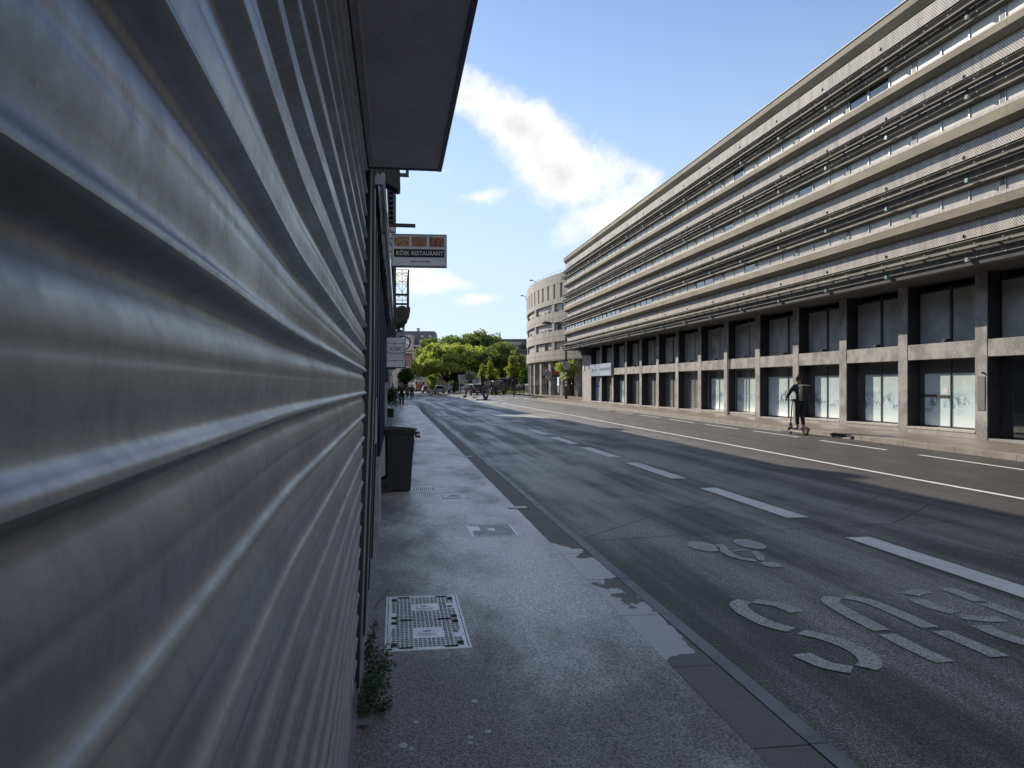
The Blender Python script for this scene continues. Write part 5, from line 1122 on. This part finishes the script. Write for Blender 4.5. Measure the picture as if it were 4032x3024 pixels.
# scooter and rider
gxs, gys = 13.12, 24.55; zsx = gz(gxs, gys)
scr = thing('kick_scooter', 'black electric kick scooter with white deck edge ridden along the right kerb', 'scooter', (gxs, gys, zsx), R(4))
M_SCD = mat('scooter_deck_white', (.62, .58, .52), (.5, .47, .42), rough=.4)
B('deck', M_BLK, -.085, .085, -.22, .42, .155, .185, scr); B('deck_side', M_SCD, -.10, .10, -.25, .45, .10, .154, scr)
for yy, rr_ in ((.62, .115), (-.33, .125)):
    w = MB().tube((-.025, yy, rr_), (.025, yy, rr_), rr_, n=22).build('wheel', M_BLK, scr); MB().tube((-.03, yy, rr_), (.03, yy, rr_), rr_ * .55, n=14).build('rim', M_ALU, w)
MB().prism([(-.46, .16), (-.42, .25), (-.30, .29), (-.2, .24), (-.2, .20), (-.3, .255), (-.40, .22), (-.43, .15)], 'x', -.04, .04).build('rear_mudguard', mat('mudguard_red', (.10, .015, .02)), scr)
MB().box(-.03, .03, -.50, -.42, .19, .25).build('tail_light', M_TL, scr)
MB().tube((-.04, .62, .115), (-.04, .56, .36), .014).tube((.04, .62, .115), (.04, .56, .36), .014).tube((0, .56, .34), (0, .50, .22), .03).tube((0, .42, .14), (0, .52, .25), .03).build('fork', M_DARKM, scr)
MB().tube((0, .57, .30), (0, .46, 1.14), .022, .018).build('stem', M_DARKM, scr); MB().tube((-.27, .44, 1.14), (.27, .44, 1.14), .014).tube((-.28, .44, 1.14), (-.17, .44, 1.14), .02).tube((.17, .44, 1.14), (.28, .44, 1.14), .02).build('handlebar', M_BLK, scr)
J = dict(pelvis=(0, -.02, 1.12), chest=(0, .04, 1.47), neck=(0, .06, 1.64), head=(-.01, .09, 1.76), top=(-.01, .08, 1.85))
for s, q in (('l', -1), ('r', 1)):
    J[s + 'hip'] = (q * .085, -.02, 1.06); J[s + 'kn'] = (q * .07, .06 if q < 0 else .02, .68); J[s + 'an'] = (q * .05, .08 if q < 0 else -.12, .27); J[s + 'to'] = (q * .06, .27 if q < 0 else .05, .225)
    J[s + 'sh'] = (q * .19, .04, 1.56); J[s + 'el'] = (q * .27, .20, 1.32); J[s + 'wr'] = (q * .23, .39, 1.19); J[s + 'ha'] = (q * .225, .435, 1.16)
rider = person('rider in navy jacket and dark trousers standing on the scooter with a delivery backpack', (gxs, gys, zsx), R(4), J, NAV, TRS, mat('bluish_shoe', (.06, .09, .16)), hair=mat('brown_hair', (.05, .035, .025)), h=1.03)
bp = thing('backpack', 'boxy dark backpack with a grey-green side worn by the scooter rider', 'backpack', (gxs, gys, zsx), R(4))
MB().prism([(-.37, 1.12), (-.14, 1.10), (-.11, 1.56), (-.15, 1.62), (-.36, 1.60), (-.39, 1.54)], 'x', -.16, .16).build('bag', mat('backpack_dark', (.035, .025, .035), rough=.8), bp)
MB().prism([(-.30, 1.14), (-.17, 1.13), (-.15, 1.50), (-.29, 1.50)], 'x', -.175, -.162).build('side_pocket', mat('grey_green_cloth', (.22, .27, .21), rough=.9), bp); MB().prism([(-.37, 1.60), (-.13, 1.62), (-.14, 1.65), (-.35, 1.64)], 'x', -.15, .15).build('top_flap', mat('grey_green_cloth', (.22, .27, .21)), bp)
for s_ in (-.12, .12): MB().path([(s_, -.13, 1.58), (s_, -.02, 1.66), (s_, .16, 1.58), (s_, .17, 1.40)], .018).build('strap', M_BLK, bp)
# gully on the kerb face behind the scooter
kg = thing('kerb_gully', 'dark kerb inlet with a red end mark behind the scooter', 'gully', (13.66, 23.0, gz(13.7, 23))); B('slot', M_BLK, 0, .02, -.55, .55, .03, .12, kg); B('lower_bar', M_SCD, -.03, .03, -.5, .4, 0.0, .03, kg); B('red_mark', M_TL, -.01, .021, .56, .66, .03, .12, kg)
# ================================================================== LEFT SIDE: SHUTTER, CANOPY, SHOPFRONTS
def lean(z): zz = z - EYE; return .034 * zz if zz < 0 else .004 * zz
CURX = [(-.8, -.128), (.15, -.131), (.3, -.135), (.55, -.145), (.92, -.154), (1.7, -.162), (2.8, -.163), (3.7, -.160), (3.95, -.157), (4.02, -.158)]
def cx(y):
    for (a, xa), (b, xb) in zip(CURX, CURX[1:]):
        if a <= y <= b: t = (y - a) / (b - a); return xa + (xb - xa) * t
    return CURX[-1][1]
PROF = [(0, .0165), (.0025, .0164), (.0055, .0152), (.0085, .0122), (.0115, .0092), (.015, .0073), (.020, .0064), (.029, .0074), (.038, .0082), (.046, .0083), (.0510, .0078), (.0542, .0067), (.0575, .0076), (.064, .0072), (.071, .0055), (.078, .0030), (.085, -.0012), (.091, -.0042), (.0955, -.0046), (.0990, -.0020), (.1022, .0035), (.1048, .0088), (.1070, .0130), (.1087, .0156), (.1100, .0165)]
ys_ = sorted(set([-.8, -.5, -.3, -.15] + [round(-.1 + .04 * i, 3) for i in range(40)] + [1.6 + .12 * i for i in range(20)] + [3.96, 4.0]))
xs_ = np.array([-.132 - .028 * sm((y - .12) / 1.2) + .002 * sm((y - 2.5) / 1.5) for y in ys_])
shu = thing('roller_shutter', 'closed ribbed galvanised steel roller shutter filling the left of the view', 'shutter', (0, 0, .14))
zr0 = EYE - .0405 - .11 * 14
for k in range(0, 26):
    z = zr0 + .11 * k; mb = MB(); n = len(PROF)
    for x_, y_ in zip(xs_, ys_):
        for (zz_, o_) in PROF:
            zw = zz_ + z; up_ = sm((zw - 1.58) / .30) * .013
            mb.v.append((x_ + o_ + lean(zw) * sm((y_ - .9) / 3.0) + up_ * (1 - sm((y_ - .8) / 3.1)), y_, zw - .14))
    for j_ in range(len(ys_) - 1):
        for q in range(n - 1): mb.f.append((j_ * n + q, j_ * n + q + 1, (j_ + 1) * n + q + 1, (j_ + 1) * n + q))
    mb.build('slat', M_SLAT, shu, smooth=True, fixn=False)
bb = MB()
bb.box(-.19, -.142 + 0, -.8, 4.0, 0, zr0 - .14); bb.xform(Matrix.Translation((lean(.3), 0, 0))).build('bottom_bar', M_DARKM, shu)
def leanbox(name, m, x0, x1, y0, y1, z0, z1, par, off=.14):
    mb = MB(); n = max(1, int((z1 - z0) / .3)); 
    for k in range(n + 1):
        z = z0 + (z1 - z0) * k / n; L = lean(z); mb.v += [(x0 + L, y0, z - off), (x1 + L, y0, z - off), (x1 + L, y1, z - off), (x0 + L, y1, z - off)]
    for k in range(n):
        i = 4 * k
        for e in range(4): mb.f.append((i + e, i + (e + 1) % 4, i + 4 + (e + 1) % 4, i + 4 + e))
    mb.f += [(3, 2, 1, 0), tuple(4 * n + q for q in range(4))]; return mb.build(name, m, par)
leanbox('guide_rail', M_BLK, -.21, -.152, 4.005, 4.06, .15, 2.78, shu); leanbox('guide_rail', M_DARKM, -.21, -.131, 4.062, 4.10, .15, 2.78, shu); leanbox('guide_edge', M_ALU, -.131, -.129, 4.07, 4.076, .3, 2.78, shu)
stt = B('price_sticker', M_WHITE, 0, .0015, -.012, .012, -.03, .03, shu); stt.location = (-.1435 + lean(.3) + .002, 3.60, .22)
# three buildings of the left row
M_NAVY = mat('navy_shopfront_paint', (.022, .028, .055), (.016, .02, .04), rough=.85, scale=3, spec=.08)
M_LW = mat('grey_left_wall', (.13, .125, .125), (.09, .088, .09), rough=.9, scale=1.2, det=6)
b1 = thing('shutter_shop_building', 'dark building holding the roller shutter and canopy at the near left', 'building', (-.3, 0, 0))
B('wall', M_LW, -12, .06, -16, 4.0, 0, 10.0, b1); B('foot_stone', mat('foot_stone', (.26, .27, .30), (.18, .18, .2), rough=.6, grain=.2), .06, .125, -1, 8.4, .141, .185, b1)
cpn = thing('canopy', 'flat dark grey canopy box projecting over the shutter', 'canopy', (0, 4.1, 2.8))
M_CAN = mat('canopy_underside', (.86, .85, .87), (.76, .75, .77), rough=.8, scale=2.5, det=6, grain=.1, gscale=60, c3=(.70, .70, .73), s3=5)
B('soffit', M_CAN, -.132, .213, -7.4, -.02, 0, .03, cpn); B('edge_trim', M_DARKM, .2135, .232, -7.4, .012, -.004, .28, cpn); B('end_trim', M_DARKM, -.138, .213, -.0195, .006, -.004, .28, cpn); B('wall_rail', M_DARKM, -.20, -.1325, -7.4, -.02, -.01, .25, cpn); B('top_sheet', M_DARKM, -.3, .213, -7.4, -.02, .0305, .27, cpn); B('joint_strip', M_CAN, -.112, -.106, -7.4, -.025, -.003, -.0005, cpn)
b2 = thing('restaurant_building', 'dark restaurant building between the shutter shop and the balcony house', 'building', (-.3, 4.0, 0))
B('ground_wall', M_BLK, -12, -.06, .001, 16, 0, 3.3, b2); B('upper_wall', M_LW, -12, .165, 3.0, 16, 3.3, 9.8, b2); B('upper_wall', M_LW, -12, .10, .001, 2.99, 3.3, 10.1, b2)
for (y_, w_, x1, m_) in ((.45, .02, .166, M_ALU), (.9, .05, .168, M_DARKM), (1.35, .02, .163, M_ALU), (2.0, .05, .158, M_DARKM), (2.35, .02, .152, M_ALU), (3.1, .05, .15, M_BLK), (3.6, .02, .143, M_ALU)):
    leanbox('shopfront_post', m_, -.3 - .06 + 0, -.3 + x1, 4 + y_, 4 + y_ + w_, .15, 3.0, b2, 0).location = (.3, -4.0, 0)
B('pilaster', M_NAVY, -.06, .135, 4.5, 8.2, .95, 3.1, b2); B('plinth', mat('pale_plinth', (.40, .40, .42), (.30, .30, .32), rough=.7, scale=6), -.06, .128, 4.5, 5.5, .14, .948, b2); B('plinth', mat('pale_plinth', (.4, .4, .42)), -.06, .075, 8.6, 12.0, .14, .70, b2)
B('cream_board', mat('cream_board', (.50, .48, .40), (.42, .40, .34)), .06, .148, 2.38, 2.55, 1.24, 1.60, b2); B('blue_panel', mat('blue_door_panel', (.03, .07, .16), (.02, .05, .12), rough=.35), -.06, .128, 8.4, 12.5, .98, 1.75, b2); B('door_leaf', M_NAVY, -.06, .12, 8.3, 15.9, 1.76, 3.0, b2)
lsh = MB()
for k in range(40): lsh.box(.185, .255, 10.0, 10.9, 3.35 + k * .085, 3.39 + k * .085)
lsh.box(.175, .187, 10.0, 10.9, 3.3, 6.8).box(.252, .262, 10.0, 10.9, 3.3, 6.8).build('louvred_window_shutter', M_DARKM, b2)
MB().tube((.17, 2.9, 3.0), (.17, 2.9, 12), .05).build('downpipe', M_DARKM, b2)
b3 = thing('balcony_house', 'tall plain house farther along the left with an iron balcony', 'building', (-.3, 20.0, 0))
B('ground_wall', mat('b3_ground', (.09, .085, .085)), -12, -.3, .06, 38, 0, 3.05, b3); B('upper_wall', M_LW, -12, .305, .02, 38, 3.05, 10.3, b3)
B('pale_post', mat('pale_post', (.45, .43, .40)), -.3, -.05, 10, 10.5, .14, 2.6, b3); B('letter_box', M_WHITE, -.15, -.02, 8, 8.3, 1.2, 1.5, b3); B('cornice_base', M_LW, -.3, .30, .06, 38, 2.85, 3.049, b3)
# awning with scalloped valance
for par_, spec in ((b1, [(-10, 1.4, 1.3), (-5.5, .8, 1.0), (-1.5, 1.6, .9), (2.4, .7, 1.6)]), (b2, [(2.0, 1.8, .8), (6.5, .8, 1.5), (9.5, 1.2, .7), (13.5, .9, 1.4)]), (b3, [(3, 1.2, 1.3), (9, 2.0, .8), (16, .8, 1.6), (23, 1.6, .9), (31, 1.0, 1.5)])):
    for (y_, w_, h_) in spec: B('chimney' if h_ > 1.2 else 'dormer', M_LW, -1.6, -.1, y_, y_ + w_, 9.7, 10.0 + h_, par_)  # unseen roof pieces added to break up the shadow edge on the road
aw = thing('shop_awning', 'folded restaurant awning with a white front bar and scalloped grey valance', 'awning', (-.1, 5.8, 3.2))
def awx(y): return .008 + (.030) * (y / 11.8)
mb = MB(); mb.tube((awx(0), 0, .0), (awx(11.8), 11.8, 0), .022, n=8); mb.build('front_bar', mat('gloss_white_bar', (.85, .86, .88), rough=.15, coat=.5), aw)
va = MB(); n_ = 120; i0 = 0
for k in range(n_ + 1):
    y_ = 11.8 * k / n_; ph = (y_ / .33) % 1; low = -.20 - .075 * abs(math.sin(math.pi * ph)) ; xx = awx(y_) - .022 + .006 * math.sin(k * 1.7)
    va.v += [(xx, y_, -.01), (xx - .006 + .004 * math.sin(k * .9), y_, low)]
for k in range(n_): va.f.append((2 * k, 2 * k + 1, 2 * k + 3, 2 * k + 2))
va.build('valance', mat('faded_valance_cloth', (.20, .20, .25), (.13, .13, .17), rough=.9, scale=6), aw, fixn=False)
B('rolled_cloth', M_DARKM, -.12, -.03, .02, 11.8, -.06, .16, aw)
MB().tube((-.13, 1.2, -.25), (-.02, 1.3, -.12), .018).tube((-.02, 1.3, -.12), (-.12, 2.4, -.06), .018).build('arm', mat('tan_arm', (.28, .24, .2)), aw)
cs = thing('awning_cassette', 'dark box end of the awning cassette under the canopy corner', 'awning box', (-.07, 5.3, 3.03))
MB().prism([(0, 0), (.085, -.04), (.10, -.03), (.095, .13), (0, .135)], 'y', 0, .16).build('end_plate', M_DARKM, cs); fr_ = MB(); fr_.box(.095, .155, .02, .05, .115, .135).box(.095, .155, .02, .05, .052, .072).box(.135, .155, .02, .05, .0725, .1145); fr_.build('bracket', mat('grey_bracket', (.10, .12, .13)), cs)
pb_ = thing('white_housing', 'small crumpled white plastic housing hanging under the canopy', 'wall fitting', (-.10, 5.0, 3.0))
MB().prism([(-.03, -.055), (.025, -.06), (.035, -.02), (.02, .02), (.005, -.003), (-.012, .018), (-.025, -.01)], 'y', 0, .05).build('housing', mat('off_white_plastic', (.42, .43, .47), (.34, .35, .4), rough=.5), pb_); MB().tube((0, .02, .0), (-.01, .02, .1), .008).build('hook', M_DARKM, pb_)
# restaurant signs
M_SB = mat('sign_box_white', (.80, .82, .88), (.68, .70, .77), rough=.4, scale=2)
s1 = thing('restaurant_sign', 'projecting white sign with three food photos and the name on a black band', 'sign', (-.05, 12.1, 3.50), R(-3))
B('box', M_SB, 0, .80, 0, .14, 0, .455, s1)
fm = MB(); fm.box(-.012, .812, -.012, .15, -.014, -.0005).box(-.012, .812, -.012, .15, .4555, .47).box(-.012, -.0005, -.012, .15, 0, .455).box(.8005, .812, -.012, .15, 0, .455).build('frame', mat('sign_frame_grey', (.36, .40, .46)), s1)
fds = [food_mat('food_print_pale', (.45, .28, .14), (.30, .10, .05), (.55, .48, .30), 30), food_mat('food_print_red', (.40, .16, .08), (.22, .06, .03), (.48, .30, .22), 45), food_mat('food_print_dark', (.35, .07, .03), (.05, .02, .015), (.50, .30, .18), 24)]
for k, m_ in enumerate(fds): B('food_photo', m_, .025 + k * .262, .250 + k * .262, -.005, -.001, .285, .43, s1)
B('name_band', M_BLK, .022, .775, -.005, -.001, .125, .245, s1)
text('lettering', 'KÖSK RESTAURANT', .088, M_WHITE, s1, Matrix.Translation((.405, -.006, .182)) @ FACE_S, .001, .0022, spacing=1.08, sx=.83)
text('lettering', 'Spécialité Turque Fait Maison', .036, M_BLK, s1, Matrix.Translation((.42, -.002, .062)) @ FACE_S @ Matrix.Rotation(R(0), 4, 'Z'), .0008, .0006, sx=.72)
bk = thing('sign_bracket', 'dark steel arm above the restaurant sign', 'bracket', (-.12, 12.0, 4.08)); B('arm', M_DARKM, 0, .41, 0, .05, -.02, .03, bk); B('wall_plate', M_DARKM, -.02, -.001, -.1, .1, -.15, .15, bk)
s3 = thing('upright_sign', 'narrow upright grey shop sign partly hidden behind the restaurant sign', 'sign', (-.12, 13.6, 3.75)); B('box', M_SB, 0, .115, 0, .5, 0, .62, s3); 
for k in range(5): MB().box(.02, .095, -.004, -.001, .08 + k * .11, .10 + k * .11).box(.02 + .03 * (k % 2), .035 + .03 * (k % 2), -.004, -.001, .0995 + k * .11, .15 + k * .11).build('worn_letter', M_DARKM, s3)
s2 = thing('small_restaurant_sign', 'small square hanging sign with ornate border and the restaurant name', 'sign', (-.185, 16.1, 2.065))
B('box', M_SB, 0, .365, 0, .10, 0, .585, s2); B('side_panel', M_CONCL, .3655, .378, -.01, .11, -.01, .595, s2); B('bottom_trim', M_DARKM, 0, .365, -.01, .11, -.022, -.0005, s2)
M_INK = mat('dull_ink', (.06, .05, .08)); text('lettering', 'KÖSK', .105, M_INK, s2, Matrix.Translation((.18, -.001, .36)) @ FACE_S, .001, .001, sx=.85); B('underline', M_INK, .185, .225, -.003, -.001, .302, .308, s2)
text('lettering', 'RESTAURANT', .045, M_INK, s2, Matrix.Translation((.185, -.001, .27)) @ FACE_S, .001, .0008, sx=.95)
orn = MB()
for z_ in (.235, .19): orn.box(.05, .32, -.003, -.001, z_, z_ + .004)
for z_ in (.125, .465):
    orn.box(.05, .13, -.003, -.001, z_, z_ + .008).box(.21, .30, -.003, -.001, z_, z_ + .008)
    for dx in (.0, -.018, .018): orn.box(.165 + dx, .177 + dx, -.003, -.001, z_ - .008, z_ + .014)
    orn.box(.168, .176, -.003, -.001, z_ - .025, z_ + .033)
    for xx in (.03, .325): orn.tube((xx - .02, -.002, z_), (xx + .015, -.002, z_ + .02), .006, n=4).tube((xx, -.002, z_ - .022), (xx, -.002, z_ + .025), .005, n=4)
orn.box(.33, .336, -.003, -.001, .15, .44).box(.02, .026, -.003, -.001, .16, .43)
for z_ in (.29,): 
    for xx in (.023, .333): orn.box(xx - .016, xx + .016, -.0035, -.0012, z_ - .01, z_ + .012)
orn.build('ornament', mat('ornament_ink', (.10, .11, .16)), s2)
bs = thing('dark_box_sign', 'plain dark box sign hanging above the small restaurant sign', 'sign', (-.25, 20.4 - .8, 2.89)); MB().prism([(0, 0), (.2, 0), (.2, .24), (0, .33)], 'y', 0, .3).build('box', mat('dark_box', (.03, .03, .045), rough=.4), bs)
rs_ = thing('ring_sign', 'thin black ring-shaped hanging sign behind the small restaurant sign', 'sign', (.22, 24.0, 2.96), 0); rg = MB(); N = 32
for k in range(N): a, b = 2 * math.pi * k / N, 2 * math.pi * (k + 1) / N; rg.tube((.2 * math.cos(a), 0, .2 * math.sin(a)), (.2 * math.cos(b), 0, .2 * math.sin(b)), .018, n=6, caps=False)
rg.build('ring', M_BLK, rs_); MB().tube((-.2, 0, .05), (-.5, 0, .05), .015).build('arm', M_BLK, rs_)
wl_ = thing('wall_lantern', 'small dark dome lamp on an arm above the ring sign', 'lamp', (-.02, 25.5, 3.38)); MB().lathe([(.14, 0), (.12, .04), (.05, .08), (.01, .09)], (.14, 0, 0), 14).build('shade', M_DARKM, wl_); MB().tube((0, 0, .08), (.14, 0, .08), .012).build('arm', M_DARKM, wl_)
# balcony
bal = thing('balcony', 'stone balcony slab with scrolled wrought iron railing on the left house', 'balcony', (0, 20.0, 3.24))
M_BST = mat('balcony_stone', (.115, .105, .10), (.075, .07, .07), rough=.9, scale=5, det=6, bump=.3)
MB().prism([(-.2, 0), (.12, 0), (.12, .05), (.24, .055), (.26, .15), (.31, .19), (.33, .29), (.355, .30), (.355, .40), (-.2, .40)], 'y', 0, 2.4).build('slab', M_BST, bal)
M_IRON = mat('wrought_iron', (.02, .02, .024), rough=.5); T0 = .405; HB = .93; x0_, x1_ = -.02, .33
ir = MB(); ir.box(x0_, x1_, -.01, .012, T0 + HB - .012, T0 + HB).box(x1_ - .03, x1_ + .005, -.012, 2.38, T0 + HB - .02, T0 + HB); ir.box(x0_, x1_, 0, .012, T0 + .16, T0 + .175).box(x0_, x1_, 0, .012, T0 + .01, T0 + .02).box(x0_, x1_, 0, .012, T0 + .63, T0 + .64).build('rail', M_IRON, bal)
def spiral(mb, cx_, cz_, r, turns, a0, sgn, rad=.006):
    P = []; 
    for k in range(int(22 * turns) + 1): a = a0 + sgn * 2 * math.pi * k / 22; q = r * (1 - .8 * k / (22 * turns)); P.append((cx_ + q * math.cos(a), .005, cz_ + q * math.sin(a)))
    mb.path(P, rad, 5)
scb = MB(); mx_ = (x0_ + x1_) / 2
spiral(scb, mx_ - .085, T0 + .80, .07, 1.9, 0, 1); spiral(scb, mx_ + .085, T0 + .80, .07, 1.9, math.pi, -1)
spiral(scb, mx_ - .10, T0 + .55, .06, 1.7, 0, 1); spiral(scb, mx_ + .09, T0 + .55, .06, 1.7, math.pi, -1); spiral(scb, mx_ - .10, T0 + .30, .05, 1.7, 0, -1); spiral(scb, mx_ + .09, T0 + .30, .05, 1.7, math.pi, 1)
scb.path([(x0_ + .01, .005, T0 + .74), (mx_, .005, T0 + .60), (x1_ - .03, .005, T0 + .74)], .006, 5).path([(mx_ - .12, .005, T0 + .17), (mx_ + .10, .005, T0 + .52)], .005, 5).path([(mx_ + .12, .005, T0 + .17), (mx_ - .10, .005, T0 + .52)], .005, 5).tube((mx_, .005, T0), (mx_, .005, T0 + HB), .007, n=5).tube((x0_ + .02, .005, T0), (x0_ + .02, .005, T0 + HB), .007, n=5)
scb.build('scrollwork', M_IRON, bal)
for k in range(16): MB().box(x1_ - .028, x1_ - .002, .02 + k * .155, .04 + k * .155, T0, T0 + HB - .02).build('baluster', M_IRON, bal)
B('lower_band', M_IRON, x0_, x1_ - .03, .02, .05, T0 + .28, T0 + .33, bal); B('lower_band', M_IRON, x0_ - .02, x1_ - .03, .03, .06, T0 + .05, T0 + .10, bal)
bl2 = thing('balcony_pot', 'low rounded pot resting on the balcony slab', 'pot', (.16, 20.5, 3.645)); MB().ball((0, 0, .02), .1, 8, (1, 1, .6)).build('pot', M_BST, bl2)
# bin
bn = thing('wheelie_bin', 'black wheeled rubbish bin standing on the left pavement by the wall', 'bin', (.0, 12.0, .14))
M_BIN = mat('black_bin_plastic', (.022, .023, .028), (.016, .017, .021), rough=.38, scale=7, rvar=.1)
bm_ = MB(); i = 0
secs = [(.0, -.135, .205, .19), (.04, -.15, .215, .20), (.5, -.150, .245, .225), (.84, -.155, .270, .245), (.845, -.175, .285, .255), (.90, -.175, .285, .26)]
for (z_, xa, xb, hy_) in secs:
    c = .03; bm_.v += [(xa + c, -hy_, z_), (xb - c, -hy_, z_), (xb, -hy_ + c, z_), (xb, hy_ - c, z_), (xb - c, hy_, z_), (xa + c, hy_, z_), (xa, hy_ - c, z_), (xa, -hy_ + c, z_)]
for s_ in range(len(secs) - 1):
    for k in range(8): bm_.f.append((8 * s_ + k, 8 * s_ + (k + 1) % 8, 8 * s_ + 8 + (k + 1) % 8, 8 * s_ + 8 + k))
bm_.f += [tuple(range(7, -1, -1)), tuple(8 * (len(secs) - 1) + k for k in range(8))]; bm_.build('body', M_BIN, bn)
MB().prism([(-.215, .905), (.30, .905), (.315, .925), (.20, .945), (-.05, .965), (-.20, .95)], 'y', -.275, .275).build('lid', M_BIN, bn); MB().box(.29, .35, -.2, .2, .845, .875).box(.285, .36, -.2, .2, .79, .815).box(.285, .30, -.2, .2, .815, .845).build('front_grip', M_BIN, bn)
MB().tube((-.23, -.2, .925), (-.23, .2, .925), .016).tube((-.23, -.2, .925), (-.17, -.2, .90), .014).tube((-.23, .2, .925), (-.17, .2, .90), .014).build('handle', M_BIN, bn)
for s_ in (-.25, .21): w = MB().tube((-.14, s_, .10), (-.14, s_ + .045, .10), .10, n=20).build('wheel', M_BIN, bn); MB().tube((-.14, s_ - .003, .10), (-.14, s_, .10), .055, n=14).build('hub', M_BLK, w)
MB().tube((-.14, -.25, .10), (-.14, .25, .10), .012).build('axle', M_ALU, bn)
lab_ = MB(); lab_.v += [(.262, -.15, .55), (.262, .15, .55), (.276, .15, .76), (.276, -.15, .76)]; lab_.f.append((0, 1, 2, 3)); lab_.build('label_patch', mat('faded_orange_label', (.45, .25, .18)), bn)
for s_ in (-.226,): MB().box(-.11, .2, -.003, 0, 0, .0).build('rib', M_BIN, bn) if False else None
# potted shrub
pt = thing('potted_shrub', 'dark bushy shrub in a square black pot against the left shopfront', 'plant', (-.28, 39.6, .14)); MB().prism([(-.16, 0), (.16, 0), (.2, .42), (-.2, .42)], 'y', -.18, .18).build('pot', M_BLK, pt)
cl = [(random.gauss(.02, .22), random.gauss(0, .2), random.uniform(.5, 1.45), .16) for _ in range(46)]; cl = [(c[0], c[1], c[2], c[3] * (1.2 - abs(c[2] - .9))) for c in cl]; leaves('foliage', M_LEAFS, cl, 60, .035, pt, seed=51); fl = MB()
for k in range(16): fl.ball((random.gauss(.05, .2), random.gauss(-.1, .18), random.uniform(.55, 1.35)), .018, 5)
fl.build('flower', M_WHITE, pt, kind='stuff')
# weeds at the shutter foot
wd = thing('wall_weed', 'straggly dark green weed growing at the foot of the shutter', 'weed', (-.13, 4.3, .14)); st2 = MB(); cl = []; rd = random.Random(8)
for k in range(25):
    b_ = Vector((rd.uniform(-.04, .0), rd.uniform(-.6, .28), 0)); tip = b_ + Vector((rd.uniform(.0, .12), rd.uniform(-.14, .14), rd.uniform(.04, .25)))
    mid = b_.lerp(tip, .5) + Vector((0, 0, .03)); st2.tube(b_, mid, .0016, .0013, 4, False).tube(mid, tip, .0013, .0008, 4, False)
    for t_ in (.35, .5, .65, .8, .95, 1.0): q = b_.lerp(tip, t_); cl.append((q.x, q.y, q.z, .026))
st2.build('stem', mat('weed_stem', (.04, .05, .03)), wd, kind='stuff'); leaves('leaf', mat('weed_leaf', (.035, .065, .035), (.05, .085, .045), rough=.7, scale=20), cl, 15, .0085, wd, seed=52)['kind'] = 'stuff'
for (a, b) in (((.0, .45, .25), (.09, .2, .42)), ((-.01, -.35, .22), (.13, -.25, .16)), ((.0, -.1, .2), (.16, .0, .2)), ((0, -.3, .1), (.12, -.05, .28))): MB().tube(a, b, .0018, .001, 4).build('twig', M_BARK, wd)
fb_ = thing('shutter_stop', 'short grey metal stop sticking out at the shutter foot', 'bracket', (-.155, 3.7, .16)); B('bar', mat('stop_grey', (.20, .21, .24), rough=.5), -.05, .05, -.015, .015, 0, .018, fb_)
